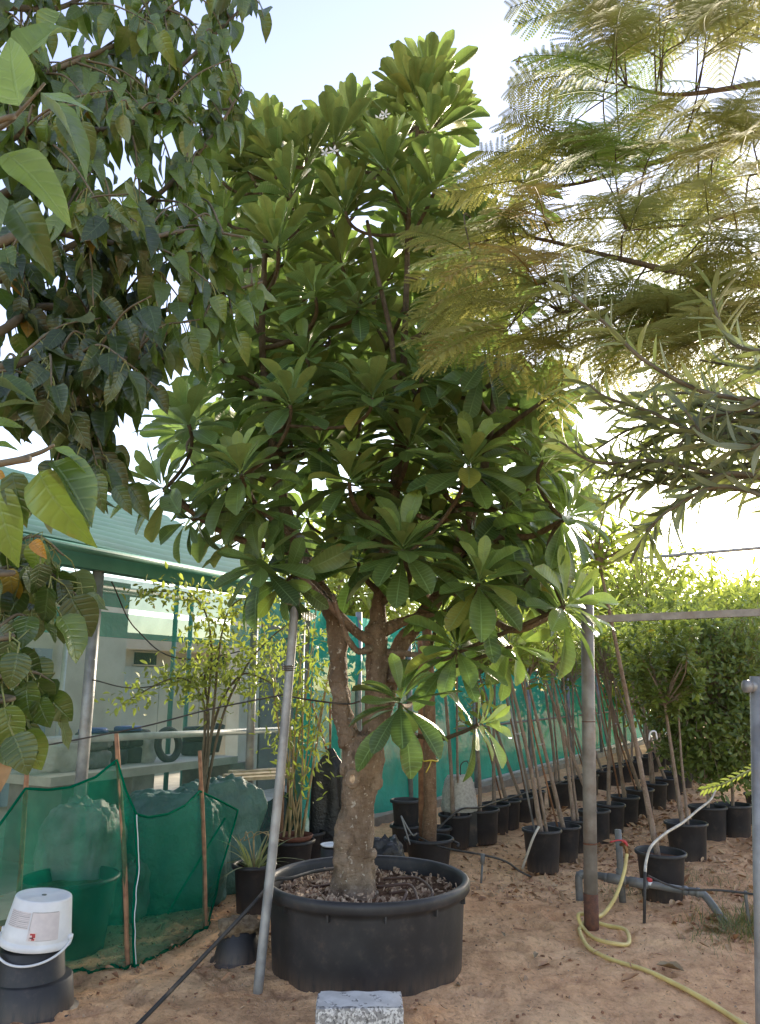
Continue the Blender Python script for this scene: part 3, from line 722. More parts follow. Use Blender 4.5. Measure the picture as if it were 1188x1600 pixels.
for k, pts in enumerate(([(600, 1362, 5.3), (650, 1372, 5.2), (675, 1395, 4.9), (672, 1402, 4.8)], [(590, 1378, 5.1), (640, 1385, 5.0), (655, 1408, 4.75)], [(610, 1385, 4.95), (635, 1392, 4.85), (628, 1405, 4.75)], [(490, 1385, 5.1), (530, 1375, 5.2)])):
    pp = [P(*q) for q in pts]
    pp = [np.array([q[0], q[1], .41+.035*math.sin(math.pi*i/(len(pp)-1))]) for i, q in enumerate(pp)]
    ob = tube(MB(), smoothpath(pp, 20), .009, 7).build('drip_hose', M['brownhose']); tag(ob, ['longest brown drip hose curving over soil from trunk to tub rim', 'middle brown drip hose looped on the tub soil', 'short curled brown drip hose on the tub soil', 'brown drip hose end lying on wood chips in the tub'][k], 'hose')
cab = [G(180, 1640)+Z3*.02, G(225, 1600)+Z3*.025, P(330, 1482, 4.55), P(400, 1408, 4.75), P(428, 1376, 4.98), P(455, 1372, 5.05), P(490, 1362, 5.22), P(530, 1356, 5.35)]
ob = tube(MB(), smoothpath(cab, 60), .011, 8).build('supply_hose', M['rubber']); tag(ob, 'black hose slanting up from the sand over the tub rim', 'hose')

# concrete block
def rounded_block(name, c, ex, ey, ez, mat, seed):
    n = 14; mb = MB()
    from itertools import product
    for ax in range(3):
        for sgn in (-1, 1):
            u, v = np.meshgrid(np.linspace(-1, 1, n), np.linspace(-1, 1, n), indexing='ij')
            p = np.zeros((n, n, 3)); p[..., ax] = sgn; p[..., (ax+1) % 3] = u; p[..., (ax+2) % 3] = v*sgn
            sz_ = np.array([np.linalg.norm(ex), np.linalg.norm(ey), np.linalg.norm(ez)])/2
            q = p*sz_; r = .012
            inner = np.clip(q, -(sz_-r), sz_-r); dd = q-inner; l = np.linalg.norm(dd, axis=-1, keepdims=True); q = inner+dd/np.maximum(l, 1e-9)*np.minimum(l, r)
            q = q*(1+.0)+ (fbm(q*40, 3, seed)*.0025+ np.minimum(0, fbm(q*11, 2, seed+3)+.55)*.02*(l[..., 0] > 0))[..., None]*unit(q)
            mb.add((q @ np.array([unit(ex), unit(ey), unit(ez)])+c).reshape(-1, 3), np.stack([(a*n+b, (a+1)*n+b, (a+1)*n+b+1, a*n+b+1) for a, b in product(range(n-1), range(n-1))]))
    return mb
bl = thing('concrete_block', 'grey speckled concrete block on the sand in front of the big tub', 'block', P(562, 1590, 3.97)*np.array([1, 1, 0]))
bc = P(562, 1560, 3.98); bc[2] = .092
mb = rounded_block('b', bc, np.array([.40, .012, 0]), np.array([-.006, .2, 0]), Z3*.2, M['block'], 3); mb.build('block_body', M['block'], bl)
tpg = [[bc+np.array([x+.004*math.sin(y*90), y, .1015+.002*math.sin(x*50+y*31)]) for y in np.linspace(-.090, .092, 12)] for x in np.linspace(-.19, .19, 20)]
grid(MB(), np.array(tpg)).build('cement_skin', M['blocktop'], bl)

# white bucket on upturned pots
BX = P(44, 1560, 4.38); BX[2] = 0
for k, (z, r0, r1, h, lab) in enumerate(((0, .205, .185, .17, 'wider lower upturned black pot under the white bucket'), (.0, .183, .150, .315, 'narrower upper upturned black pot directly under the white bucket'))):
    q = thing('upturned_pot', lab, 'pot', BX)
    pr = [(r0+.022, 0.0), (r0+.024, .016), (r0+.003, .022), (r0, .03), (r1+.004, h-.008), (r1-.006, h), (.001, h+.001)]
    lathe(MB(), pr, 48, BX+Z3*(z-.012)+np.array([.02*(1-k), 0, 0])).build('pot_shell', M['pot'], q)
wb = thing('white_bucket', 'white plastic bucket upside down on stacked black pots', 'bucket', BX+Z3*.30)
tilt = Matrix.Rotation(R(6), 4, 'Y')
BR = lambda p: np.array([tuple(tilt.to_3x3() @ Vector(q)) for q in np.asarray(p, float).reshape(-1, 3)]).reshape(np.shape(p))
def tl(mb, c): mb.v = [BR(v)+c for v in mb.v]; return mb
bz = BX+Z3*.315+np.array([.012, 0, 0])
pr = [(.172, 0), (.176, .004), (.176, .03), (.168, .034), (.170, .04), (.166, .06), (.140, .222), (.137, .228), (.130, .2295), (.118, .227), (.001, .2265)]
tl(lathe(MB(), pr, 56), bz).build('bucket_shell', M['white'], wb)
tl(lathe(MB(), [(.001, .2295), (.012, .2295), (.0122, .227)], 16), bz).build('sprue_mark', M['sackg'], wb)
hp = [(-.178*math.cos(t)*1.02, -.178*math.sin(t)*.98-.01, .03-.085*math.sin(t)) for t in np.linspace(-.05, math.pi+.05, 40)]
tl(tube(MB(), hp, .006, 8), bz).build('handle', M['white'], wb)
for sg in (-1, 1): tl(lathe(MB(), [(.001, .012), (.016, .012), (.016, -.012), (.001, -.012)], 14, (sg*.172, 0, .045)), bz).build('handle_lug', M['white'], wb)
def patch(a0, a1, z0, z1, out, n=14):
    p = []
    for a in np.linspace(R(a0), R(a1), n):
        row = []
        for z in np.linspace(z0, z1, 4):
            r = .170-(z-.04)*(.170-.140)/.182+out; row.append((r*math.sin(a), -r*math.cos(a), z))
        p.append(row)
    return tl(grid(MB(), np.array(p)), bz)
lm = plain('label_paper', srgb(214, 206, 206), srgb(204, 196, 198), .7, 30, .05)
ink = plain('faint_ink', srgb(150, 146, 148), srgb(170, 166, 168), .7, 60, 0)
lb = patch(5, 58, .055, .182, .0012).build('printed_label', lm, wb)
patch(6, 55, .180, .1835, .002).build('print_line', ink, lb); patch(6, 6.7, .10, .18, .002, 3).build('print_line', ink, lb); patch(12, 46, .057, .0585, .002).build('print_line', ink, lb)
lb2 = patch(-44, 3, .105, .180, .0012).build('printed_label', lm, wb)
for k in range(9):
    patch(-43, -22, .110+.0078*k, .1125+.0078*k, .002).build('print_line', ink, lb2)
    patch(-19, 2, .110+.0078*k, .1115+.0078*k+.002*(k % 3 == 0), .002).build('print_line', ink, lb2)
patch(-20.6, -20, .108, .18, .002, 3).build('print_line', ink, lb2)
st = patch(8, 20, .058, .094, .0024).build('red_sticker', plain('pale_sticker', srgb(226, 205, 200), None, .6, 20, 0), wb)
patch(9.5, 18, .082, .090, .0034, 5).build('red_mark', M['red'], st); patch(13, 18.5, .071, .082, .0034, 5).build('red_mark', M['red'], st)
patch(10, 16, .068, .073, .0036, 5).build('red_mark', plain('dark_red', srgb(92, 24, 34), None, .6, 20, 0), st); patch(13, 18, .060, .068, .0034, 5).build('red_mark', M['red'], st)

def potted(name, label, cat, px, py, rt, rb, h, soil=None, group=None, mat='pot', z0=0.0, Y=None):
    g = G(px, py); d = unit(g[:2]-CAM[:2]); c = np.array([g[0]+d[0]*rb, g[1]+d[1]*rb, z0-.012]) if Y is None else np.array([P(px, py, Y)[0], Y, z0-.012])
    q = thing(name, label, cat, c, group)
    lathe(MB(), pot_profile(rt, rb, h, soil or .03), 40, c).build('pot_shell', M[mat], q)
    if soil: soil_disc(MB(), rb+(rt-rb)*soil/h-.008, soil, c, .01, int(px)).build('soil', M['soil'], q)
    return q, c
q, c = potted('black_pot', 'big black pot of soil standing behind the stake net', 'pot', 97, 1520, .29, .235, .44, .36, Y=5.32)
c = G(365, 1512)+np.array([0, .15, -.012])
q = thing('upturned_pot', 'small upturned black pot capped with burlap and dirt', 'pot', c)
lathe(MB(), [(.165, 0), (.167, .014), (.148, .02), (.145, .03), (.108, .175), (.10, .18), (.001, .181)], 40, c).build('pot_shell', M['pot'], q)
mb = MB(); blob(mb, c+np.array([0, 0, .19]), (.25, .23, .12), .4, 5, .22, 3, 40, 20, .8, .4); mb.build('burlap_clod', plain('burlap', srgb(150, 132, 108), srgb(112, 92, 72), .95, 30, .8, .02), q)

random.seed(101); RNG = np.random.default_rng(201)
# ------------------------------------------------------------------ the big plumeria
TB = np.array([P(553, 1400, 5.05)[0], 5.05, .37])
pl = thing('plumeria_tree', 'large plumeria tree with thick scarred trunk and paddle leaf rosettes in a wide tub', 'tree', TB)
def LP(l): return np.array([P(a, b, c) for a, b, c, _ in l]), np.array([d/FPX*(c*.86) / 2 for a, b, c, d in l])
trunk_l = [(553, 1420, 5.05, 92), (553, 1395, 5.05, 80), (552, 1345, 5.05, 70), (554, 1300, 5.04, 66), (559, 1261, 5.03, 56), (563, 1235, 5.03, 62), (567, 1200, 5.03, 70), (569, 1172, 5.03, 70), (572, 1150, 5.04, 50)]
left_l = [(560, 1185, 5.03, 44), (546, 1150, 5.02, 40), (535, 1110, 5.0, 34), (530, 1060, 4.99, 33), (528, 1010, 5.0, 36), (525, 970, 5.02, 36), (505, 930, 5.05, 32), (482, 890, 5.1, 28), (462, 840, 5.15, 26), (446, 795, 5.2, 24), (432, 730, 5.25, 20), (420, 640, 5.3, 17), (410, 540, 5.35, 14), (412, 440, 5.35, 12), (418, 330, 5.3, 10)]
mid_l = [(572, 1190, 5.04, 44), (583, 1140, 5.05, 40), (588, 1090, 5.07, 38), (588, 1040, 5.08, 38), (588, 1005, 5.08, 42), (589, 985, 5.08, 42), (591, 968, 5.09, 30), (593, 935, 5.1, 24), (599, 885, 5.15, 24), (610, 820, 5.2, 22), (620, 740, 5.25, 20), (626, 640, 5.3, 17), (632, 540, 5.3, 14), (636, 430, 5.3, 11), (638, 330, 5.3, 9), (650, 230, 5.3, 8), (655, 160, 5.3, 7)]
right_l = [(580, 1170, 5.06, 40), (598, 1110, 5.12, 36), (612, 1060, 5.17, 32), (626, 1010, 5.2, 30), (650, 975, 5.25, 28), (680, 940, 5.3, 26), (708, 880, 5.35, 24), (732, 820, 5.4, 20), (755, 740, 5.45, 17), (770, 640, 5.5, 14), (780, 540, 5.5, 12), (790, 440, 5.5, 10), (740, 330, 5.5, 8)]
tl_ = MB()
limb_pts = []
for l, n in ((trunk_l, 60), (left_l[:8], 60), (mid_l[:8], 60), (right_l[:6], 46)):
    p, r = LP(l); tube(tl_, smoothpath(p, n), smoothpath(np.stack([r, r, r], 1), n)[:, 0], 30, True, None, .09, 2, 14)
# scars, wrinkles and the sawn knot
for px, py, rr in ((533, 1312, .05), (590, 1222, .05), (540, 1200, .05), (583, 1335, .03), (536, 1160, .04), (525, 1345, .03)):
    blob(tl_, P(px, py, 4.98), (rr*1.6, rr*1.6, rr*2.2), 0, px, .2, 2, 14, 10, 1)
tr = tl_.build('trunk', M['bark'], pl)
md = tr.modifiers.new('remesh', 'REMESH'); md.mode = 'VOXEL'; md.voxel_size = .008; md.use_smooth_shade = True
md = tr.modifiers.new('smooth', 'SMOOTH'); md.iterations = 4; md.factor = .5
tx = bpy.data.textures.new('bark_relief', 'CLOUDS'); tx.noise_scale = .085; tx.noise_depth = 3
md = tr.modifiers.new('relief', 'DISPLACE'); md.texture = tx; md.strength = .036; md.mid_level = .5; md.texture_coords = 'LOCAL'
kc = P(551, 1217, 4.895)
kn = MB(); kd = unit(CAM-kc+np.array([-.6, 0, -.2])); kx = unit(np.cross(kd, Z3)); ky = np.cross(kx, kd)
for rr, dd in ((.052, -.03), (.046, .0), (.034, .006)):
    tube(kn, [kc+kx*rr*math.cos(t)*.75+ky*rr*math.sin(t)+kd*dd for t in np.linspace(0, 6.283, 26)], .011, 8, False)
kn.build('knot', M['bark'], pl)
kd_ = MB(); kd_.add([kc+kd*.012+kx*.026*math.cos(t)*.75+ky*.028*math.sin(t) for t in np.linspace(0, 6.283, 20, endpoint=False)]+[kc+kd*.013], [(i, (i+1) % 20, 20) for i in range(20)]); kd_.build('sawn_face', M['chips'], pl)
LIMB = []
for l, i0 in ((left_l, 6), (mid_l, 5), (right_l, 4)):
    p, r = LP(l); n = 90; pp = smoothpath(p, n); rr = smoothpath(np.stack([r, r, r], 1), n)[:, 0]
    k0 = int((i0)/(len(l)-1)*n)
    LIMB.append((pp[k0:], rr[k0:]))
    kk = max(0, k0-2)
    # lower third carries bark, the rest is darker stem
    cut = kk+26
    tube(MB(), pp[kk:cut+1], rr[kk:cut+1], 14, True, None, .12, i0, 14).build('branch', M['bark'], pl)
    tube(MB(), pp[cut:], rr[cut:], 10, True, None, .1, i0, 14).build('branch', M['stem'], pl)
LP_all = np.concatenate([a for a, _ in LIMB]); LR_all = np.concatenate([b for _, b in LIMB])
# side limbs low on the tree
side = [[(588, 1003, 5.05, 22), (560, 990, 4.98, 18), (530, 960, 4.85, 15), (495, 925, 4.7, 13), (460, 890, 4.6, 11)],
        [(588, 1010, 5.05, 16), (562, 1018, 4.95, 12), (548, 1005, 4.9, 11), (538, 985, 4.85, 9), (520, 930, 4.75, 8)],
        [(600, 985, 5.1, 26), (640, 968, 5.15, 18), (690, 960, 5.1, 15), (740, 950, 5.0, 13), (800, 985, 4.9, 12), (850, 968, 4.75, 11), (882, 948, 4.7, 10)],
        [(604, 1020, 5.08, 16), (640, 1022, 5.0, 11), (690, 1030, 4.85, 9), (714, 1020, 4.75, 8)],
        [(605, 1060, 5.1, 16), (660, 1065, 5.0, 10), (640, 1100, 4.8, 10), (626, 1104, 4.62, 10)],
        [(720, 860, 5.35, 18), (770, 840, 5.2, 14), (830, 838, 5.0, 12), (880, 812, 4.85, 10)],
        [(470, 860, 5.12, 20), (430, 815, 4.95, 14), (400, 788, 4.8, 12), (378, 745, 4.7, 10)],
        [(470, 860, 5.12, 16), (380, 845, 5.0, 11), (320, 815, 4.9, 10), (256, 765, 4.8, 9)],
        [(620, 1140, 5.05, 10), (680, 1155, 5.0, 8), (720, 1145, 4.95, 7), (748, 1132, 4.9, 7)],
        [(593, 945, 5.1, 14), (612, 930, 5.0, 12), (640, 905, 4.8, 11), (632, 870, 4.6, 10)],
        [(700, 900, 5.33, 18), (735, 790, 5.35, 15), (690, 815, 5.3, 12), (640, 800, 5.2, 10)]]
for l in side:
    p, r = LP(l); n = 24; pp = smoothpath(p, n); rr = smoothpath(np.stack([r, r, r], 1), n)[:, 0]
    tube(MB(), pp, rr, 10, True, None, .12, 3, 14).build('branch', M['bark' if l[0][3] > 15 else 'stem'], pl)
    LP_all = np.concatenate([LP_all, pp[4:]]); LR_all = np.concatenate([LR_all, rr[4:]])
PLV = Leaves(T_PLUM)
def rosette(c, axis, n, L, age, spread=(14, 96), old=0.0, droop=.16, narrow=False):
    n = int(n*1.22)
    axis = unit(axis); e1 = unit(np.cross(axis, [.31, .2, .93])); e2 = np.cross(axis, e1); a0 = random.uniform(0, 6.28)
    for i in range(n):
        f = (i+.5)/n; a = a0+i*2.39996
        p = R(spread[0]+(spread[1]-spread[0])*f**.85+random.uniform(-7, 7))
        rad = math.cos(a)*e1+math.sin(a)*e2
        y = math.cos(p)*axis+math.sin(p)*rad
        y = unit(y-Z3*droop*f*random.uniform(.4, 1.6))
        nr = axis*math.sin(p)-rad*math.cos(p)+Z3*.25
        nr = unit(nr+.18*np.array([random.gauss(0, 1), random.gauss(0, 1), random.gauss(0, 1)]))
        l = L*.97*(.5+.5*f**.45)*random.uniform(.72, 1.14)
        o = c+axis*(.06*(1-f)-.05*f)+rad*.012
        ag = min(1, max(0, age*(.25+1.55*(1-f)**1.3)+random.gauss(0, .07)))
        yl = 0 if random.random() > .05+old else random.uniform(.25, .7)
        PLV.add(o, y, nr, l, (random.random(), ag, yl*f), random.choice((4, 5, 6)) if narrow else random.choice((0, 1, 2, 3)))
def twig(c, axis):
    global LP_all, LR_all
    d = np.linalg.norm(LP_all-c, axis=1)+np.where(LP_all[:, 2] > c[2]-.15, 9, 0)
    i = int(np.argmin(d)); a = LP_all[i]
    if d[i] > 8: i = int(np.argmin(np.linalg.norm(LP_all-c, axis=1))); a = LP_all[i]
    L = np.linalg.norm(c-a)
    if L < .06: return
    t = np.linspace(0, 1, 12)[:, None]; m = c-unit(axis)*L*.5+Z3*.03
    p = a*(1-t)**2+2*m*t*(1-t)+c*t*t
    r1 = .013; r0 = min(max(.013, LR_all[i]*.8), .024)
    tube(MB(), p, np.linspace(r0, r1, 12), 8, True, None, .1, 1, 20).build('branch', M['stem'], pl)
    LP_all = np.concatenate([LP_all, p[3:10]]); LR_all = np.concatenate([LR_all, np.linspace(r0, r1, 12)[3:10]])
up = (0, -.15, 1); cf = (0, -.75, .65)
ROS = [  # px, py, Y, axis, leaves, length, age
 (668, 128, 5.35, (.1, -.05, 1), 20, .44, .8, (6, 75)), (640, 150, 5.3, (-.3, -.1, 1), 16, .42, .7, (8, 80)),
 (655, 158, 5.3, (0, -.1, 1), 24, .44, .75, (8, 80)), (690, 185, 5.35, (.45, -.1, .9), 18, .42, .7, (8, 80)), (672, 205, 5.25, (.15, -.4, .9), 16, .40, .6, (10, 85)),
 (607, 262, 5.0, (-.1, -.55, .85), 24, .44, .6, (12, 92)), (682, 292, 4.95, (.35, -.45, .85), 20, .42, .6, (12, 92)), (640, 325, 5.0, (0, -.6, .6), 14, .40, .35, (30, 105)),
 (522, 222, 5.25, (-.1, -.2, 1), 20, .42, .65, (8, 80)), (478, 246, 5.2, (-.3, -.3, 1), 18, .40, .6, (10, 85)), (425, 232, 5.3, (-.35, -.2, 1), 20, .42, .65, (8, 85)),
 (453, 300, 5.1, (-.3, -.5, .8), 16, .40, .4, (15, 95)), (385, 262, 5.4, (-.5, -.2, .9), 18, .42, .65, (10, 85)), (348, 285, 5.5, (-.6, -.2, .8), 16, .40, .7, (10, 90)),
 (345, 340, 5.5, (-.6, -.3, .7), 16, .40, .7, (10, 95)), (433, 385, 5.0, (-.15, -.6, .85), 22, .44, .5, (12, 92)), (330, 400, 5.5, (-.7, -.2, .7), 16, .40, .7, (12, 95)),
 (493, 465, 4.95, (-.2, -.55, .8), 18, .42, .3, (18, 100)), (380, 480, 5.3, (-.5, -.4, .7), 16, .40, .45, (15, 95)), (540, 330, 5.1, (-.1, -.5, .8), 14, .40, .3, (20, 100)),
 (454, 632, 4.7, (-.08, -.35, 1), 18, .42, .45, (10, 95)), (582, 622, 4.65, (.0, -.5, .9), 22, .42, .35, (10, 98)), (295, 663, 4.9, (-.3, -.35, .9), 22, .42, .5, (10, 98)),
 (377, 742, 4.6, (-.1, -.6, .85), 22, .42, .5, (12, 98)), (256, 762, 4.8, (-.7, -.3, .55), 16, .40, .45, (15, 95)), (546, 752, 4.7, (0, -.45, .95), 18, .38, .4, (10, 95)),
 (733, 728, 4.5, (.12, -.6, .85), 24, .44, .35, (12, 98)), (758, 566, 4.9, (.2, -.5, .3), 16, .40, .1, (30, 125)), (860, 620, 5.0, (.7, -.2, .5), 16, .42, .35, (15, 100)),
 (700, 470, 5.1, (.1, -.5, .6), 16, .40, .2, (20, 110)), (820, 300, 5.3, (.5, -.2, .9), 14, .40, .25, (10, 90)), (745, 360, 5.2, (.3, -.4, .7), 16, .40, .25, (15, 100)),
 (400, 795, 4.7, (-.2, -.6, .2), 12, .36, .1, (45, 130)), (300, 812, 4.8, (-.5, -.4, -.3), 10, .38, .1, (40, 120)), (410, 884, 4.6, (-.3, -.6, .5), 16, .38, .25, (20, 115)),
 (450, 905, 4.65, (-.3, -.4, -.3), 12, .38, .1, (40, 125)), (630, 860, 4.5, (0, -.6, .85), 26, .42, .3, (10, 110)), (748, 912, 4.6, (.15, -.6, .75), 22, .42, .3, (14, 110)),
 (884, 810, 4.8, (.5, -.4, .4), 18, .42, .2, (20, 115)), (882, 948, 4.68, (.65, -.35, .35), 20, .42, .75, (15, 110)), (714, 1016, 4.7, (.15, -.45, .8), 20, .40, .35, (15, 128)),
 (626, 1100, 4.6, (.05, -.5, .8), 18, .40, .25, (20, 132)), (748, 1132, 4.88, (.7, -.3, .1), 12, .34, .85, (25, 105)), (830, 900, 5.0, (.4, -.4, .6), 16, .42, .4, (15, 110)),
 (850, 720, 4.9, (.5, -.3, .7), 16, .42, .3, (15, 105)), (790, 800, 5.0, (.3, -.4, .6), 16, .42, .2, (15, 110)), (640, 700, 4.9, (.1, -.5, .8), 16, .40, .2, (15, 105)),
 (500, 700, 5.0, (-.1, -.5, .8), 16, .40, .2, (15, 105)), (480, 560, 5.0, (-.2, -.5, .8), 16, .40, .2, (15, 105)), (660, 590, 5.0, (.1, -.5, .7), 16, .40, .15, (15, 110)),
 (560, 480, 5.1, (0, -.5, .8), 16, .40, .2, (15, 105)), (800, 470, 5.2, (.4, -.4, .6), 16, .40, .15, (15, 110)), (345, 560, 5.2, (-.5, -.3, .7), 16, .40, .4, (15, 100)),
 (560, 880, 4.9, (-.1, -.5, .6), 14, .38, .1, (20, 115)), (690, 960, 4.95, (.1, -.5, .3), 12, .38, .15, (30, 120)), (800, 1010, 5.0, (.4, -.3, .2), 14, .38, .6, (25, 115)),
]
for px, py, Y, ax, n, L, age, sp in ROS:
    if py < 420 and px < 760: age = min(1, age*1.5); sp = (4, 70 if py < 320 else 80); L *= 1.06; n = int(n*1.15)
    c = P(px, py, Y); twig(c, unit(ax)); rosette(c, ax, n, L, age, sp, narrow=py < 420)
OUT = np.array([(100, 610, 720), (160, 590, 735), (220, 410, 735), (300, 330, 750), (400, 310, 800), (500, 350, 830), (600, 280, 850), (700, 270, 880), (800, 290, 890), (870, 380, 880), (950, 560, 880), (1000, 640, 800)])
for _ in range(125):
    py = random.uniform(150, 940); x0, x1 = np.interp(py, OUT[:, 0], OUT[:, 1]), np.interp(py, OUT[:, 0], OUT[:, 2])
    px = random.uniform(x0+20, x1-20); Y = random.uniform(5.2, 6.4)
    c = P(px, py, Y); ax = unit(np.array([(px-600)/350, (Y-5.6)*.7, .75+random.uniform(-.2, .2)]))
    twig(c, ax); rosette(c, ax, random.randint(13, 18), random.uniform(.38, .44), .3+.35*(py < 450)+.2*random.random(), (6, 74) if py < 430 else (12, 100), .04, narrow=py < 430)
for _ in range(45):                                  # far side of the crown, sunlit look painted in with the young leaf colour
    py = random.uniform(330, 820); x0, x1 = np.interp(py, OUT[:, 0], OUT[:, 1]), np.interp(py, OUT[:, 0], OUT[:, 2])
    c = P(random.uniform(x0+30, x1-30), py, random.uniform(5.7, 6.6)); ax = unit(np.array([random.uniform(-.5, .5), .5, .7]))
    twig(c, ax); rosette(c, ax, 14, .42, .75, (10, 100))
tube(MB(), smoothpath([P(620, 650, 5.15), P(612, 530, 5.0), P(590, 430, 5.0), P(574, 345, 5.02)], 24), np.linspace(.022, .013, 24), 9, True, None, .1, 2, 14).build('branch', M['stem'], pl)
PLV.emit(pl, M['plum'])
# small white flowers near the top
for px, py, Y, n in ((595, 186, 5.0, 4), (604, 215, 4.95, 3), (520, 240, 5.0, 2)):
    for k in range(n):
        fl = MB(); cc = P(px, py, Y)+RNG.normal(size=3)*.035
        V, F = [cc], []
        for a in range(5):
            for j, (da, rr) in enumerate(((-.35, .028), (0, .042), (.35, .028))): V.append(cc+np.array([math.cos(a*1.257+da)*rr, -.012*(j == 1), math.sin(a*1.257+da)*rr]))
            F.append((0, 1+3*a, 2+3*a, 3+3*a))
        fl.add(V, F).build('flower', M['white'], pl, False)

random.seed(102); RNG = np.random.default_rng(202)
# ------------------------------------------------------------------ broad-leaved tree overhead on the other side
bt_c = np.array([-2.6, 2.3, 0])
bw = thing('broadleaf_tree', 'dark broad-leaved tree with pointed drooping leaves hanging over the stake net', 'tree', bt_c)
tk = [bt_c-Z3*.1, bt_c+np.array([.03, .02, 1.0]), bt_c+np.array([-.02, .06, 2.0]), bt_c+np.array([.05, .1, 3.0]), bt_c+np.array([.0, .3, 4.2])]
tube(MB(), smoothpath(tk, 40), np.linspace(.16, .06, 40), 18, True, None, .12, 5, 8).build('trunk', M['bark2'], bw)
BLV = Leaves(T_BROAD); HLV = Leaves(T_HEART)
def from_trunk(z): 
    q = smoothpath(tk, 60); return q[int(np.argmin(np.abs(q[:, 2]-z)))]
def limb(pts, r0=.02, r1=.006, root=None):
    pp = [P(*q) for q in pts]
    if root is not None: pp = [from_trunk(root)]+pp
    p = smoothpath(pp, 10*len(pp)); tube(MB(), p, np.linspace(r0, r1, len(p)), 8, True, None, .1, 2, 20).build('branch', M['twig'], bw); return p
def hang(LV, o, size, age, dirv=None, dark=0.5, petiole=.05, tilt_=None):
    az = random.uniform(0, 6.28)
    outw = np.array([math.cos(az), math.sin(az), 0])*random.uniform(.15, .75) if dirv is None else np.asarray(dirv, float)
    y = unit(outw-Z3*(.85 if dirv is None else 0)+np.array([0.12, 0, 0])) if dirv is None else unit(outw)
    b = o+y*petiole*random.uniform(.5, 1.2)
    nr = np.array([random.gauss(0, .55), random.gauss(-.75, .5), random.gauss(.55, .4)])
    nr = unit(nr-y*(nr @ y))
    LV.add(b, y, nr, size*random.uniform(.8, 1.15), (dark*random.random(), age*random.uniform(.3, 1.5), 0.0 if random.random() > .006 else .6))
    return (o, b)
PET = MB()
def leafy(p, LV, size, age, step=.055, dark=.8, start=.15):
    L = np.concatenate([[0], np.cumsum(np.linalg.norm(np.diff(p, axis=0), axis=1))])
    for s in np.arange(L[-1]*start, L[-1], step):
        i = min(len(p)-1, int(np.searchsorted(L, s))); o, b = hang(LV, p[i], size, age, None, dark)
        tube(PET, [o, (o+b)/2+Z3*.006, b], .0022, 4, False)
limbs = []
for root, pts in ((3.0, [(-60, 330, 2.6), (100, 235, 2.8), (240, 140, 3.0), (330, 60, 3.1), (400, -10, 3.2)]), (2.8, [(-60, 450, 2.6), (100, 390, 2.8), (240, 310, 2.9), (330, 215, 3.0), (378, 140, 3.05)]),
                  (2.4, [(-60, 540, 2.5), (60, 480, 2.7), (200, 495, 2.8), (310, 470, 2.9), (410, 440, 3.0)]), (2.2, [(-60, 640, 2.5), (50, 620, 2.6), (130, 660, 2.7), (190, 740, 2.75)]),
                  (3.5, [(-60, 150, 2.6), (80, 110, 2.8), (200, 60, 3.0), (280, 0, 3.1)]), (3.9, [(-60, 20, 2.6), (100, 10, 2.9), (190, -60, 3.1)]),
                  (2.6, [(-60, 400, 2.3), (60, 360, 2.4), (180, 380, 2.5), (300, 360, 2.7), (380, 370, 2.9)]), (2.3, [(-60, 590, 2.3), (60, 560, 2.4), (160, 560, 2.5), (260, 560, 2.6)]),
                  (3.2, [(-60, 240, 2.4), (60, 200, 2.5), (180, 200, 2.7), (300, 160, 2.9)])):
    p = limb(pts, .022, .005, root); limbs.append(p)
BOUND = np.array([(-40, 390), (40, 395), (100, 372), (170, 385), (240, 325), (300, 335), (380, 395), (450, 425), (510, 400), (570, 310), (640, 235), (720, 205), (800, 190), (840, 150)])
for p in limbs:
    leafy(p, BLV, .135, .35, .07, .9, .3)
    for k in range(19):
        i = random.randint(int(len(p)*.25), len(p)-3); a = p[i]
        px, py, d = proj(a)
        for _try in range(8):
            tx_, ty_ = px+random.uniform(-60, 150), py+random.uniform(-110, 130)
            if tx_ < np.interp(ty_, BOUND[:, 0], BOUND[:, 1])-15 and ty_ < 800: break
        else: continue
        b = P(tx_, ty_, a[1]+random.uniform(-.25, .35))
        q = smoothpath([a, (a+b)/2+Z3*.05, b], 14)
        tube(MB(), q, np.linspace(.006, .0025, 14), 6).build('twig', M['twig'], bw)
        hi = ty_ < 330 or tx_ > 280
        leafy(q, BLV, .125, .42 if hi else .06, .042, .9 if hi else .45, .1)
# sparse drooping tip against the sky
q = limb([(300, -20, 3.0), (340, 30, 3.05), (365, 110, 3.1), (385, 165, 3.1), (395, 180, 3.1)], .004, .002); leafy(q, BLV, .12, .5, .05)
q = limb([(370, -30, 3.0), (405, 5, 3.0), (412, 30, 3.0)], .004, .002); leafy(q, BLV, .13, .4, .08)
# near twigs with big leaves (explicit)
def big(px, py, Y, tx_, ty_, age, nz=(0, -1, .4), LV=BLV, dY=0.0, kk=None, tint=None):
    a = P(px, py, Y); b = P(tx_, ty_, Y+dY); L = np.linalg.norm(b-a)
    LV.add(a, b-a, np.asarray(nz, float), L, tint or (random.uniform(.3, .9), age, 0), kk)
limb([(-60, 215, 1.45), (0, 200, 1.5), (40, 165, 1.5), (70, 130, 1.5)], .008, .003, 2.9)
for a in ((30, 165, 1.5, 5, 45, .75, (0, -.8, -.5)), (66, 145, 1.5, 146, 165, .75, (0, -.6, .6)), (10, 240, 1.5, 112, 318, .8, (.1, -.8, .5)), (65, 160, 1.55, 165, 225, .5, (0, -.3, .9)), (40, 90, 1.7, 95, 0, .5), (95, 20, 1.8, 60, 70, .4), (20, 320, 1.7, 75, 400, .1), (0, 300, 1.6, -40, 400, .3)): big(*a)
limb([(-60, 735, 1.35), (0, 725, 1.4), (60, 708, 1.4), (85, 695, 1.4)], .008, .003, 2.0)
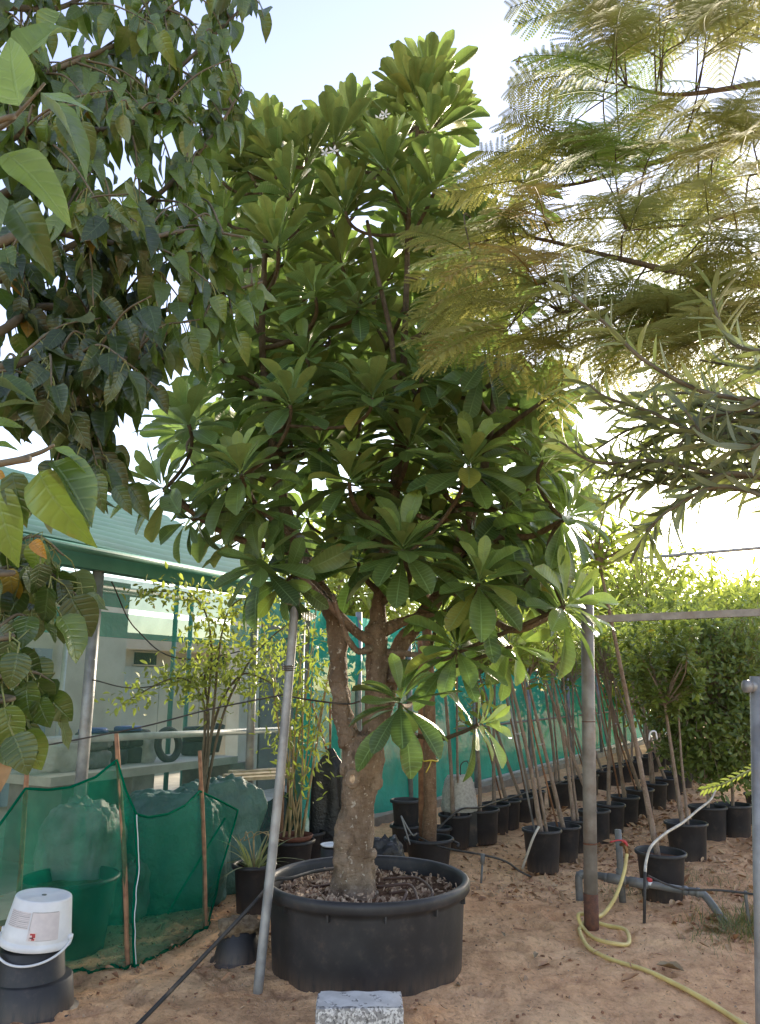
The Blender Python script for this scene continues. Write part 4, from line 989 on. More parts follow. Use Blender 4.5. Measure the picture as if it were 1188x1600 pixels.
for a in ((20, 738, 1.4, 35, 818, .12, (.1, -1, .3)), (82, 722, 1.4, 152, 810, .05, (.3, -.6, .7)), (62, 738, 1.4, 118, 850, .65, (-.3, -.9, .2)), (85, 700, 1.4, 140, 722, .85, (0, -.4, .9)), (-10, 640, 1.4, 60, 612, .0, (0, -.3, .9)), (-10, 600, 1.45, 62, 618, .0, (0, -.5, .9)), (-15, 665, 1.45, 28, 655, .5), (-10, 690, 1.4, 30, 700, .9, (0, -.5, .8)), (-5, 760, 1.4, 15, 880, .6), (100, 740, 1.5, 125, 800, .8), (115, 790, 1.6, 135, 850, .2), (180, 760, 2.4, 205, 800, .1), (150, 740, 2.3, 160, 800, .1)): big(*a)
for k, (px, py, Y, tx_, ty_) in enumerate(((52, 845, 1.9, 72, 872), (134, 834, 2.0, 140, 850), (-4, 735, 1.6, 8, 752))): big(px, py, Y, tx_, ty_, 0, (0, -1, .3), tint=(.5, .2, 1.0))
# lower heart-leaved sprays
for root, pts, n in ((1.9, [(-60, 900, 1.9), (0, 890, 2.0), (50, 872, 2.1), (85, 900, 2.15), (125, 935, 2.2)], 40), (1.8, [(-60, 860, 2.0), (10, 850, 2.05), (60, 838, 2.1), (100, 868, 2.15)], 26), (1.6, [(-60, 1005, 1.9), (-10, 985, 1.95), (30, 960, 2.0), (60, 985, 2.0)], 18),
                     (1.45, [(-60, 1065, 1.9), (0, 1062, 1.95), (50, 1050, 2.0), (85, 1068, 2.05)], 30), (1.5, [(-60, 1100, 1.9), (-10, 1085, 1.95), (25, 1090, 2.0)], 16)):
    p = limb(pts, .008, .003, root)
    for k in range(int(n*.7)):
        i = random.randint(len(p)//3, len(p)-1); o = p[i]+np.array([random.gauss(0, .035), random.gauss(0, .06), random.gauss(-.02, .035)])
        a_, b_ = hang(HLV, o, random.uniform(.07, .115), random.choice((.05, .2, .5)), None, .7, .03); tube(PET, [p[i], a_, b_], .0022, 4, False)
PET.build('petioles', M['greenstem'], bw)['kind'] = 'stuff'
BLV.emit(bw, M['broad']); HLV.emit(bw, M['broad'], 'heart_leaf', 'heart_foliage', 150)
dl = leaf_t(w_broad, 1, .5, 9, .7, .3, .3, 1)
ob = MB(); X, Yv, Zv = frames(P(6, 1265, 1.9)-P(2, 1130, 1.9), np.array([.5, -1, 0])); ob.add(P(-4, 1140, 1.9)+(dl[0]*.15) @ np.array([X, Yv, Zv]), dl[1], dl[2]); ob.build('dead_leaf', M['dead'], bw)

random.seed(103); RNG = np.random.default_rng(203)
# ------------------------------------------------------------------ flame tree with feathery fronds
FT = np.array([4.4, 5.2, 0])
ftree = thing('flame_tree', 'feathery flame tree with ferny fronds, some brown, leaning over the plumeria', 'tree', FT)
ftk = [FT-Z3*.1, FT+np.array([-.05, 0, 1.2]), FT+np.array([-.2, -.1, 2.6]), FT+np.array([-.5, -.2, 3.8]), FT+np.array([-.8, -.2, 5.2])]
tube(MB(), smoothpath(ftk, 40), np.linspace(.17, .07, 40), 18, True, None, .1, 4, 8).build('trunk', M['bark2'], ftree)
FBR = []
def fbranch(pts, r0, r1, zroot):
    q = smoothpath(ftk, 60); q = q[int(np.argmin(np.abs(q[:, 2]-zroot)))]
    p = smoothpath([q]+[P(*a) for a in pts], 40); tube(MB(), p, np.linspace(r0, r1, 40), 9, True, None, .12, 3, 14).build('branch', M['stem'], ftree); FBR.append(p)
fbranch([(1300, 110, 4.6), (1188, 130, 4.4), (1060, 148, 4.2), (980, 135, 4.2)], .035, .006, 4.6)
fbranch([(1300, 200, 4.4), (1150, 220, 4.2), (1000, 260, 4.1), (880, 290, 4.1), (780, 280, 4.2)], .03, .005, 4.2)
fbranch([(1300, 420, 4.0), (1188, 445, 3.8), (1080, 430, 3.7), (950, 400, 3.7), (820, 370, 3.8), (740, 380, 3.9)], .03, .005, 3.3)
fbranch([(1300, 520, 3.8), (1150, 500, 3.6), (1000, 470, 3.6), (880, 490, 3.7)], .025, .005, 2.9)
fbranch([(1300, 330, 4.2), (1180, 330, 4.0), (1080, 350, 3.9), (980, 360, 3.9)], .025, .005, 3.8)
fbranch([(1300, 20, 4.8), (1188, 40, 4.6), (1100, 20, 4.5), (980, 0, 4.5)], .03, .006, 5.1)
def frond_mesh(k):
    rng = random.Random(k); mb = MB(); npair = 13+k
    rp = [(0, t, -.22*t*t) for t in np.linspace(0, 1, 14)]
    tube(mb, rp, np.linspace(.009, .003, 14), 5, False)
    for i in range(npair):
        t = .16+.82*i/(npair-1); base = np.array([0, t, -.22*t*t])
        pl_ = .30*math.sin(math.pi*(.18+.72*i/(npair-1)))**.7*(1+.06*rng.uniform(-1, 1))
        for s in (-1, 1):
            ang = R(62-18*i/npair+rng.uniform(-5, 5)); d = np.array([s*math.sin(ang), math.cos(ang), .05+rng.uniform(-.08, .08)]); d = d/np.linalg.norm(d)
            drop = rng.uniform(.15, .4)
            nl = 13; pts = [base+d*pl_*q-np.array([0, 0, drop*pl_*q*q]) for q in np.linspace(0, 1, nl+1)]
            perp = unit(np.cross(d, [0, 0, 1.])); V, F, U = [], [], []
            for q in range(nl):
                a, b = pts[q], pts[q+1]; e = (b-a); ll = .021*(1-.45*(q/nl)**2)
                for s2 in (-1, 1):
                    tip = perp*s2*ll+e*.35-np.array([0, 0, ll*.2*rng.random()])
                    n0 = len(V); V += [a, a+e*.78, a+e*.66+tip, a+e*.2+tip]; F.append((n0, n0+1, n0+2, n0+3)); U += [(.5, t)]*4
            mb.add(np.array(V), np.array(F), np.array(U))
            tube(mb, pts[::3], .0016, 3, False)
    return mb
FMB = [frond_mesh(k) for k in range(5)]; FM = [b_.mesh('frond') for b_ in FMB]; FREST = MB()
for m in FM: m.materials.append(M['frond'])
FINV = Matrix.Translation(-Vector(ftree.location))
def frond(o, y, nr, L, tint):
    X, Yv, Zv = frames(y, nr); c = L
    if nfr >= 298:                                     # past the limit: joined into one part
        k = random.randrange(len(FMB)); b_ = FMB[k]; v = o+(np.concatenate(b_.v)*c) @ np.array([X, Yv, Zv])
        for q_ in b_.f: FREST.f.append(q_+FREST.n)
        FREST.v.append(v); FREST.uv.append(np.concatenate(b_.uv)); FREST.t.append(np.broadcast_to(np.array(tint)+[.001, 0, 0], (len(v), 3))); FREST.n += len(v); return
    ob = bpy.data.objects.new('frond', random.choice(FM)); COL.objects.link(ob)
    ob.matrix_world = Matrix(((X[0]*c, Yv[0]*c, Zv[0]*c, o[0]), (X[1]*c, Yv[1]*c, Zv[1]*c, o[1]), (X[2]*c, Yv[2]*c, Zv[2]*c, o[2]), (0, 0, 0, 1)))
    ob.color = (*tint, 1); ob.parent = ftree; ob.matrix_parent_inverse = FINV
LB = np.array([(-30, 850), (30, 870), (90, 900), (130, 830), (170, 760), (230, 745), (300, 750), (360, 690), (420, 660), (480, 640), (520, 690), (560, 820), (620, 900)])
FB_all = np.concatenate([p[8:] for p in FBR]); FTW = MB(); nfr = 0
def put_frond(o, y, L):
    global nfr
    px, py, _ = proj(o+y*L*.55)
    if px < np.interp(py, LB[:, 0], LB[:, 1])-20 or py > 610: return
    brown = random.random() < (.45 if (720 < px < 880 and 150 < py < 440) else .05)
    green = (870 < px < 1030 and 60 < py < 280 and random.random() < .7) or random.random() < .1
    frond(o, y, np.array([random.gauss(0, .3), random.gauss(-.1, .3), 1]), L, (random.random(), .8*green, random.uniform(.35, .8)*brown)); nfr += 1
for k in range(92):
    py = random.uniform(-40, 580) if k < 60 else random.uniform(180, 580); x0 = np.interp(py, LB[:, 0], LB[:, 1]); px = x0+60+(1230-x0-60)*random.random()**(1 if k < 60 else .7)
    e_ = P(px, py, random.uniform(3.4, 4.7)-(.4 if py > 330 else 0))
    dd = np.linalg.norm(FB_all-e_, axis=1)+np.where(FB_all[:, 0] < e_[0], .5, 0); a_ = FB_all[int(np.argmin(dd))]
    sb_ = smoothpath([a_, (a_+e_)/2+Z3*.08+RNG.normal(size=3)*.04, e_], 12); n0_ = nfr
    t_ = unit(e_-a_); hd = unit(np.array([t_[0], t_[1], 0])); sdv = np.array([-hd[1], hd[0], 0])
    for i_ in (11, 11, 9, 6, 3):
        sg = random.choice((-1, 1)); f_ = .2 if i_ == 11 else random.uniform(.6, 1.2)
        put_frond(sb_[i_], unit(hd+sg*sdv*f_+Z3*random.uniform(-.5, .1)+np.array([-.25, 0, 0])), random.uniform(.42, .62))
    if nfr > n0_+1: tube(MB(), sb_, np.linspace(.006, .003, 12), 6, True, None, .1, k, 20).build('twig', M['stem'], ftree)

if FREST.n: FREST.build('fronds', M['frond'], ftree)['kind'] = 'stuff'
random.seed(104); RNG = np.random.default_rng(204)
# ------------------------------------------------------------------ oleander
OL = np.array([1.5, 1.95, 0])
ol = thing('oleander_bush', 'oleander bush with long narrow grey green leaves beside the steel side bar', 'bush', OL)
OLV = Leaves(T_LANCE)
def ol_branch(pts, r0=.009, r1=.003, age=.2, size=.115, step=.03, root=True, start=.2, dark=.6):
    pp = [P(*q) for q in pts]
    if root: pp = [OL+np.array([random.uniform(-.05, .05), random.uniform(-.05, .05), -.03]), OL+np.array([-.05, -.02, .7]), np.array([OL[0]*.55+pp[0][0]*.45, OL[1]*.5+pp[0][1]*.5, .55*pp[0][2]+.4]), pp[0]+np.array([.12, .02, -.12])]+pp
    n = 12*len(pp); p = smoothpath(pp, n); tube(MB(), p, np.linspace(r0 if not root else .011, r1, n), 7).build('stem', M['twig'], ol)
    n0 = 46 if root else 0
    q = p[n0:]; L = np.concatenate([[0], np.cumsum(np.linalg.norm(np.diff(q, axis=0), axis=1))]); k = 0
    for s in np.arange(L[-1]*start, L[-1]+.001, step):
        i = min(len(q)-1, int(np.searchsorted(L, s))); t = unit(q[min(i+1, len(q)-1)]-q[max(i-1, 0)])
        e1 = unit(np.cross(t, [.2, .3, .9])); e2 = np.cross(t, e1)
        for j in range(3 if s > L[-1]*.5 else 2):
            a = k*1.05+j*2.094+random.uniform(-.3, .3); rad = math.cos(a)*e1+math.sin(a)*e2; op = R(random.uniform(28, 62))
            y = unit(t*math.cos(op)+rad*math.sin(op)-Z3*.12); nr = unit(t*math.sin(op)-rad*math.cos(op)+.25*RNG.normal(size=3))
            OLV.add(q[i], y, nr, size*random.uniform(.75, 1.15), (dark*random.random(), age*random.uniform(.4, 1.3), 0))
        k += 1
ol_branch([(1230, 640, 1.75), (1100, 612, 1.75), (1010, 565, 1.75), (945, 505, 1.75), (893, 462, 1.75)], age=.35, step=.045)
ol_branch([(1240, 700, 1.8), (1120, 690, 1.85), (1020, 645, 1.9), (950, 622, 1.9), (920, 600, 1.9)], age=.1)
ol_branch([(1240, 760, 1.8), (1120, 740, 1.9), (1020, 720, 1.95), (930, 722, 2.0), (875, 690, 2.0)], age=.3)
ol_branch([(1240, 800, 1.7), (1130, 760, 1.75), (1050, 795, 1.8), (1010, 830, 1.8)], age=.05)
ol_branch([(1240, 560, 1.8), (1150, 540, 1.9), (1120, 490, 1.9), (1112, 450, 1.9)], age=.1)
ol_branch([(1240, 620, 1.7), (1160, 640, 1.75), (1090, 660, 1.8), (1060, 700, 1.8)], age=.0)
ol_branch([(1240, 680, 1.6), (1170, 700, 1.65), (1110, 690, 1.7), (1070, 640, 1.7)], age=.0)
ol_branch([(1240, 720, 1.9), (1100, 740, 2.0), (1000, 760, 2.05), (940, 790, 2.1)], age=.1)
for _ in range(9):
    x, y = random.uniform(1060, 1200), random.uniform(560, 720)
    ol_branch([(1250, y+30, 1.7), (x+60, y+10, 1.9), (x, y, 2.0), (x-50, y+random.uniform(-50, 50), 2.0)], age=.0, size=.1, start=.2, step=.04)
for _ in range(7):
    x, y = random.uniform(940, 1060), random.uniform(640, 780)
    ol_branch([(1220, y+20, 1.9), (x+90, y+10, 2.0), (x+20, y, 2.05), (x-50, y+random.uniform(-50, 60), 2.05)], age=.25, size=.105, start=.3, step=.04)
ol_branch([(1240, 770, 1.8), (1140, 740, 1.85), (1050, 790, 1.9), (1000, 850, 1.9), (985, 880, 1.9)], age=.05, step=.05, start=.4, size=.13)
OLV.emit(ol, M['oleander'])

random.seed(105); RNG = np.random.default_rng(205)
# ------------------------------------------------------------------ saplings in black pots
def crown(c, r, h, n, temps, size, age=(0, .6), clusters=9, seed=0, up_bias=.4):
    """leafy head: whorled leaf clusters on short twigs spread through a volume"""
    rng = np.random.default_rng(seed); mb = MB(); tw = MB(); c = np.asarray(c, float)
    cen = []
    while len(cen) < clusters:
        q = rng.uniform(-1, 1, 3)
        if np.linalg.norm(q) < 1: cen.append(c+q*np.array([r, r, h]))
    per = max(4, n//clusters)
    for qi, q in enumerate(cen):
        base = c-Z3*h*.9
        if qi % max(1, clusters//16) == 0: tube(tw, smoothpath([base, (base+q)/2+rng.normal(size=3)*.05, q], 6), np.linspace(.009, .004, 6), 5, False)
        ax = unit(q-base+Z3*up_bias); e1 = unit(np.cross(ax, [.3, .4, .87])); e2 = np.cross(ax, e1); a0 = rng.uniform(0, 6.28); ca = rng.uniform(*age)
        for i in range(per):
            f = (i+.5)/per; a = a0+i*2.4; p = R(15+95*f+rng.uniform(-10, 10)); rad = math.cos(a)*e1+math.sin(a)*e2
            y = unit(ax*math.cos(p)+rad*math.sin(p)-Z3*.15*f); nr = unit(ax*math.sin(p)-rad*math.cos(p)+.3*rng.normal(size=3))
            X, Yv, Zv = frames(y, nr); v, fc, uv = temps[i % len(temps)]
            L = size*rng.uniform(.7, 1.2)
            mb.add(q-ax*f*.10+(v*L) @ np.array([X, Yv, Zv]), fc, uv, (rng.uniform(.02, 1), float(np.clip(ca+rng.normal()*.12, 0, 1)), 0.0 if rng.random() > .03 else .6))
    return mb, tw
def sapling_proto(k, rt, h, trunk_h, lean, crown_r, crown_h, nleaf, mat='sapling_leaf', temps=T_LONG, size=.17, stake=True, pair=False, label='', cat='potted plant', age=(.1, .8), clusters=10):
    q = thing('potted_sapling', label, cat, (0, 0, 0), 'black pots with staked saplings along the net fence')
    lathe(MB(), pot_profile(rt, rt*.8, h, h*.86, .012, .018), 32).build('pot_shell', M['pot'], q)
    soil_disc(MB(), rt*.96, h*.86, (0, 0, 0), .008, k).build('soil', M['soil'], q)
    rng = random.Random(k); top = np.array([lean[0], lean[1], trunk_h])
    b0 = np.array([rng.uniform(-.03, .03), rng.uniform(-.03, .03), h*.8])
    p = smoothpath([b0, b0*.6+top*.4+np.array([rng.uniform(-.03, .03), rng.uniform(-.03, .03), 0]), top], 16)
    tube(MB(), p, np.linspace(.025, .013, 16), 9, True, None, .12, k, 20).build('trunk', M['sapbark'], q)
    if pair:
        p2 = smoothpath([b0+np.array([.06, .03, 0]), b0*.5+top*.5+np.array([.10, .05, 0]), top+np.array([.16, .06, .05])], 12); tube(MB(), p2, np.linspace(.016, .009, 12), 8, True, None, .1, k+3, 20).build('trunk', M['sapbark'], q)
    if stake:
        s0 = b0+np.array([-.05, .02, 0]); s1_ = top*1.0+np.array([-.07+rng.uniform(-.05, .05), .03, rng.uniform(-.1, .25)])
        tube(MB(), [s0, s1_], .010, 7).build('stake', M['galv' if k % 2 else 'wood'], q)
        m_ = b0*.45+top*.55; tube(MB(), [m_+np.array([.03*math.cos(t)-.03, .03*math.sin(t), .004*t]) for t in np.linspace(0, 6.4, 14)], .003, 4).build('tie', M['white'], q)
    mb, tw = crown(top+Z3*crown_h*.8, crown_r, crown_h, nleaf, temps, size, age, clusters, k)
    cr = mb.build('crown', M[mat], q); tw.build('twigs', M['sapbark'], cr)
    return q
ROWL = 'black pot with a slim leaning staked sapling in the long row by the net fence'
PROT = []
for k in range(5):
    PROT.append(sapling_proto(k, .165, .33, 1.75+.12*(k % 3), ((-.38, -.12, -.5, .08, -.25)[k], .12*(k % 2)), .36, .44, 170, label=ROWL, pair=(k == 1), stake=(k in (0, 4))))
used = [False]*5
def put(k, c, rz=0, sc=1, label=None, group=True):
    o = PROT[k] if not used[k] else copy_tree(PROT[k]); used[k] = True
    place(o, c, rz, sc, label)
    return o
def gpos(px, py, rb=.13):
    g = G(px, py); d = unit(g[:2]-CAM[:2]); return np.array([g[0]+d[0]*rb, g[1]+d[1]*rb, -.012])
row1 = [(881, 1347), (905, 1335), (932, 1319), (955, 1304), (978, 1290), (1002, 1277), (1024, 1264), (1042, 1252), (1056, 1241), (1067, 1231), (1077, 1222), (1086, 1213), (1094, 1205)]
row2 = [(712, 1326), (776, 1303), (793, 1297), (815, 1288), (833, 1281), (875, 1264), (901, 1251), (921, 1243), (942, 1235), (960, 1229), (975, 1223), (990, 1217), (1005, 1211), (1018, 1206), (1030, 1201), (1041, 1196), (1052, 1191)]
for i, (px, py) in enumerate(row1): put(i % 5, gpos(px, py), random.uniform(-.5, .4), random.uniform(.93, 1.06), 'black pot with slim leaning sapling in the row along the open path')
for i, (px, py) in enumerate(row2): put((i*2+1) % 5, gpos(px, py), random.uniform(-.6, .5), random.uniform(.93, 1.05), 'black pot with slim staked sapling in the row closest to the net fence')
LB1 = sapling_proto(11, .17, .36, 1.9, (-.28, .1), .36, .4, 180, label='black pot standing forward of the row with a hose hooked over its rim', pair=True); place(LB1, gpos(849, 1364, .13))
LB2 = sapling_proto(12, .20, .34, 1.2, (.02, .1), .2, .22, 30, label='wide black pot with short bare sapling between the row and woven basket', stake=False); place(LB2, gpos(753, 1319, .16))
# taller saplings standing on their own row beside the path
R1 = sapling_proto(13, .185, .36, 2.7, (-.40, .05), .5, .4, 300, label='black pot with tall pale-tagged sapling behind the grey water pipe', stake=False, clusters=16); place(R1, gpos(1036, 1411, .15))
tg = MB(); c = P(1012, 1150, 6.45)
tube(tg, smoothpath([c+np.array([-.03, 0, -.03]), c+np.array([-.02, -.01, .03]), c+np.array([.02, -.01, .04]), c+np.array([.035, 0, -.02])], 10), .007, 6); tg.build('tag', M['white'], R1)
R2 = sapling_proto(14, .19, .36, 1.5, (-.10, .05), .5, .55, 2600, 'shrub_leaf', T_OVAL, .085, label='black pot with twin-stemmed sapling ahead of the leafy shrubs', pair=True, stake=False, clusters=110, age=(.05, .9)); place(R2, gpos(1077, 1350, .15))
def shrub(name, px, py, r, zc, hz_, n, seed, label, size=.085, young=(.0, .35)):
    c = gpos(px, py, .15); q = thing(name, label, 'potted shrub', c)
    lathe(MB(), pot_profile(.19, .15, .36, .31, .014, .02), 32, c).build('pot_shell', M['pot'], q)
    soil_disc(MB(), .175, .31, c, .008, seed).build('soil', M['soil'], q)
    rng = np.random.default_rng(seed); mb = MB(); tw = MB()
    tube(MB(), smoothpath([c+Z3*.28, c+np.array([.02, .01, .6]), c+Z3*(zc)], 10), np.linspace(.02, .012, 10), 8, True, None, .1, 1, 20).build('trunk', M['sapbark'], q)
    ncl = n//9
    for _ in range(ncl):
        d = unit(rng.normal(size=3)); rad = rng.uniform(.35, 1)**.5
        f = 1+.22*vnoise((d*2.2+seed)[None], seed)[0]
        p = c+Z3*zc+d*rad*f*np.array([r, r, hz_])
        if p[2] < .42: continue
        topf = float(np.clip((p[2]-zc)/hz_*.5+.5, 0, 1)); yg = young[0]+(young[1]-young[0])*rng.uniform()+.9*max(0, topf-.55)
        if rng.random() < .25: tube(tw, [c+Z3*(zc*.8), (c+Z3*zc+p)/2, p], .004, 4, False)
        for i in range(9):
            y = unit(d*.7+rng.normal(size=3)*.75+Z3*.2); nr = unit(d+Z3*.6+rng.normal(size=3)*.5)
            X, Yv, Zv = frames(y, nr); v, fc, uv = T_OVAL[i % 3]; L = size*rng.uniform(.6, 1.2)
            mb.add(p+rng.normal(size=3)*.05+(v*L) @ np.array([X, Yv, Zv]), fc, uv, (rng.uniform(.02, 1), float(np.clip(yg+rng.normal()*.06, 0, 1)), 0))
    cr = mb.build('crown', M['shrub_leaf'], q); tw.build('twigs', M['sapbark'], cr); return q
shrub('potted_shrub', 1111, 1316, .68, 1.6, 1.05, 6000, 31, 'dense dark green rounded shrub in black pot behind the twin-stemmed sapling')
shrub('potted_shrub', 1150, 1312, .70, 1.50, 1.0, 5600, 32, 'dense dark shrub touching the stout grey post, in a pot half hidden', young=(.0, .4))
shrub('potted_shrub', 1195, 1290, .75, 1.7, 1.15, 5200, 33, 'tall leafy shrub with pale young tips beyond the stout grey post', young=(.1, .5))
# pale spray hanging past the grey post
sp = thing('leafy_spray', 'arching pale yellow green feathery spray beside the stout grey post', 'branch', P(1240, 1250, 3.9)*np.array([1, 1, 0]))
spp = smoothpath([np.array([*P(1240, 1250, 3.9)[:2], -.02]), P(1238, 1230, 3.9), P(1215, 1188, 3.9), P(1170, 1205, 3.85), P(1130, 1225, 3.8), P(1098, 1234, 3.8)], 50); tube(MB(), spp, np.linspace(.008, .002, 50), 6).build('stem', M['greenstem'], sp)
slv = Leaves(T_LONG)
for i in range(20, 50, 2):
    for s in (-1, 1): slv.add(spp[i], np.array([-.8, -.2, s*.5-.25]), np.array([0, -.7, .6]), .042*random.uniform(.7, 1.2), (random.random(), random.uniform(.4, .8), 0))
slv.emit(sp, M['vine_leaf'])

# second, thicker trunk in its own pot
q, c = potted('potted_tree', 'straight pale trunk with yellow tie in a wide black pot behind the tub', 'potted tree', 671, 1362, .215, .17, .27, .20)
t2 = smoothpath([c+Z3*.18, P(672, 1250, c[1]), P(671, 1100, c[1]+.02), P(668, 1000, c[1]+.05), P(664, 900, c[1]+.1)], 30); tube(MB(), t2, np.linspace(.068, .045, 30), 16, True, None, .1, 6, 16).build('trunk', M['bark2'], q)
tp2 = P(673, 1188, c[1]); mb = MB(); tube(mb, [tp2+np.array([.07*math.cos(t), .07*math.sin(t), .006*math.sin(3*t)]) for t in np.linspace(0, 6.4, 22)], .007, 5); tube(mb, smoothpath([tp2+np.array([0, -.072, 0]), tp2+np.array([-.02, -.09, -.05]), tp2+np.array([-.05, -.09, -.10])], 8), .005, 5); mb.build('tie', M['yellowtie'], q)
mb, tw = crown(t2[-1]+Z3*.6, .7, .7, 260, T_LONG, .22, (.2, .7), 18, 77); cr = mb.build('crown', M['sapling_leaf'], q); tw.build('twigs', M['sapbark'], cr)
tube(MB(), [c+np.array([-.06, .12, .15]), P(657, 1000, c[1]+.2)], .03, 10, True, None, .1, 8, 16).build('stake', M['wood'], q)
tube(MB(), smoothpath([c+np.array([.22, -.03, .24]), c+np.array([.27, -.05, .22]), c+np.array([.25, -.07, .2])], 8), .012, 7).build('pot_handle', M['pot'], q)
# empty pots and the woven basket
q, c = potted('empty_pot', 'lower empty black pot of a leaning stack beside the pale trunk', 'pot', 636, 1335, .155, .13, .27)
q, c2 = potted('empty_pot', 'upper empty black pot stacked on another beside the pale trunk', 'pot', 635, 1320, .145, .115, .27, z0=.24, Y=c[1])
q, c = potted('empty_pot', 'small empty black pot tucked behind the wide potted tree', 'pot', 684, 1333, .135, .11, .24)
pj = thing('folded_rods', 'thin bent grey rods resting on the stack of empty pots', 'rods', G(640, 1335))
tube(MB(), smoothpath([P(627, 1275, 7.55), P(634, 1297, 7.45), P(641, 1320, 7.4)], 8), .008, 6).build('rod', M['dullsteel'], pj); tube(MB(), smoothpath([P(627, 1275, 7.55), P(644, 1304, 7.42), P(652, 1302, 7.4)], 8), .008, 6).build('rod', M['dullsteel'], pj)
bk = thing('woven_basket', 'upturned pale grey woven basket resting on the pots by the fence', 'basket', P(718, 1268, 8.75))
bc_ = P(718, 1266, 8.75); pr = [(.19, 0), (.195, .03), (.175, .2), (.145, .32), (.12, .355), (.001, .36)]
pr2 = []
for i in range(34):
    t = i/33*.355; r = np.interp(t, [p_[1] for p_ in pr], [p_[0] for p_ in pr]); pr2.append((r+.004*(i % 2), t))
pr2.append((.001, .36)); lathe(MB(), pr2, 36, bc_).build('basket_shell', M['basket'], bk)
tube(MB(), smoothpath([bc_+np.array([.02, 0, .36]), bc_+np.array([.03, 0, .47]), bc_+np.array([.1, 0, .5]), bc_+np.array([.12, 0, .38])], 14), .006, 6).build('handle', M['rubber'], bk)
bx = MB(); box(bx, bc_*np.array([1, 1, 0])+np.array([-.17, -.14, -.02]), (.34, 0, 0), (0, .3, 0), (0, 0, bc_[2]+.018)); o = bx.build('wood_crate', M['rubber'], None, False); tag(o, 'low dark crate under the woven basket', 'crate')
# plants and bag on the near side of the shade house
q, c = potted('aloe_pot', 'black pot of spiky pale strap-leaved plants by the leaning pole', 'potted plant', 395, 1430, .15, .115, .34, .30)
SL = Leaves([leaf_t(lambda t: max(.03, (1-t)**.7), 1, .085, 7, .5, .1+.3*k, 0, k) for k in range(4)])
for _ in range(34):
    a = random.uniform(0, 6.28); p = R(random.uniform(8, 68)); SL.add(c+np.array([.06*math.cos(a), .06*math.sin(a), .30]), np.array([math.sin(p)*math.cos(a), math.sin(p)*math.sin(a), math.cos(p)]), np.array([-math.cos(a), -math.sin(a), .6]), random.uniform(.16, .36), (random.random(), random.random()*.8, 0))
SL.emit(q, M['strap'])
mb = MB()
for k in range(5): tube(mb, smoothpath([c+Z3*.3, c+np.array([random.uniform(-.1, .1), 0, .55]), c+np.array([random.uniform(-.3, .25), -.05, .5])], 14), .003, 5)
mb.build('dry_stem', M['bamboo'], q)
q, c = potted('cane_pot', 'black pot of tall leafy pale canes behind the leaning pole', 'potted plant', 455, 1372, .19, .15, .30, .25)
CLV = Leaves(T_LONG)
for k, (bx_, tx_, ty_, dY) in enumerate(((445, 500, 905, .3), (450, 478, 960, .1), (440, 420, 1010, -.1), (455, 530, 960, .2), (447, 455, 930, .0), (460, 490, 1010, -.15), (438, 446, 1000, .15), (452, 512, 1060, .0), (450, 400, 930, .2), (446, 466, 985, -.1))):
    a = c+np.array([random.uniform(-.1, .1), random.uniform(-.08, .08), .22]); b = P(tx_, ty_, c[1]+dY)
    p = smoothpath([a, (a+b)/2+np.array([random.uniform(-.05, .05), 0, .04]), b], 30); tube(MB(), p, np.linspace(.014 if k < 4 else .009, .004, 30), 7, True, None, .1, k, 20).build('cane', M['bamboo'], q)
    for _ in range(75):
        i = random.randint(9, 29); o = p[i]+RNG.normal(size=3)*np.array([.11, .11, .08])
        CLV.add(o, unit(RNG.normal(size=3)+np.array([0, 0, -.3])), unit(RNG.normal(size=3)*.5+Z3*.6-np.array([0, .5, 0])), random.uniform(.06, .10), (random.random(), random.uniform(0, .55), 0))
CLV.emit(q, M['vine_leaf'], most=0)
tr_ = MB(); lathe(tr_, [(.001, 0), (.15, 0), (.17, .04), (.165, .045), (.15, .01)], 30, c+np.array([.02, -.02, .30])); tr_.build('saucer', M['terra'], q)
q, c = potted('black_pot', 'small black pot holding a green plastic bottle near the black bag', 'pot', 480, 1355, .15, .12, .30, .24)
bo = thing('plastic_bottle', 'small green and white plastic bottle in a black pot', 'bottle', c+Z3*.24)
lathe(MB(), [(.001, 0), (.032, 0), (.034, .02), (.034, .15), (.015, .2), (.013, .225)], 18, c+Z3*.245+np.array([-.02, -.02, 0])).build('bottle_body', plain('green_white', srgb(70, 150, 100), srgb(210, 225, 215), .3, 16), bo)
lathe(MB(), [(.016, .222), (.016, .25), (.001, .252)], 14, c+Z3*.245+np.array([-.02, -.02, 0])).build('cap', M['white'], bo)
bgc = P(510, 1290, 7.9); bgc[2] = 0
bgo = thing('black_bag', 'tall black plastic bag draped over a hung implement behind the trunk', 'bag', bgc)
pz = []
for zf in np.linspace(0, 1, 26):
    row = []; z = .02+1.0*zf
    for a in np.linspace(0, 2*math.pi, 44, endpoint=False):
        r = (.21-.06*zf)*(1 if zf < .8 else max(.12, 1-(zf-.8)*4.2)); r *= 1+.16*math.sin(a*5+zf*2)+.10*fbm(np.array([[math.cos(a)*2, math.sin(a)*2, zf*4]]), 3, 4)[0]
        row.append(bgc+np.array([r*math.cos(a)*.95+.03*zf, r*math.sin(a)*.6, z]))
    pz.append(row+[row[0]])
grid(MB(), np.array(pz)).build('bag_sheet', M['bag'], bgo)
for dx in (-.05, .04): tube(MB(), [bgc+np.array([.03, 0, .9]), bgc+np.array([dx*2-.06, .02, 1.45])], .011, 7).build('handle', M['wood'], bgo)
tag(lathe(MB(), [(.001, .0), (.08, .002), (.095, .014), (.09, .016), (.07, .006)], 26, P(520, 1322, 6.2)).build('white_dish', M['white']), 'white plastic dish behind the trunk on a black tin', 'dish')
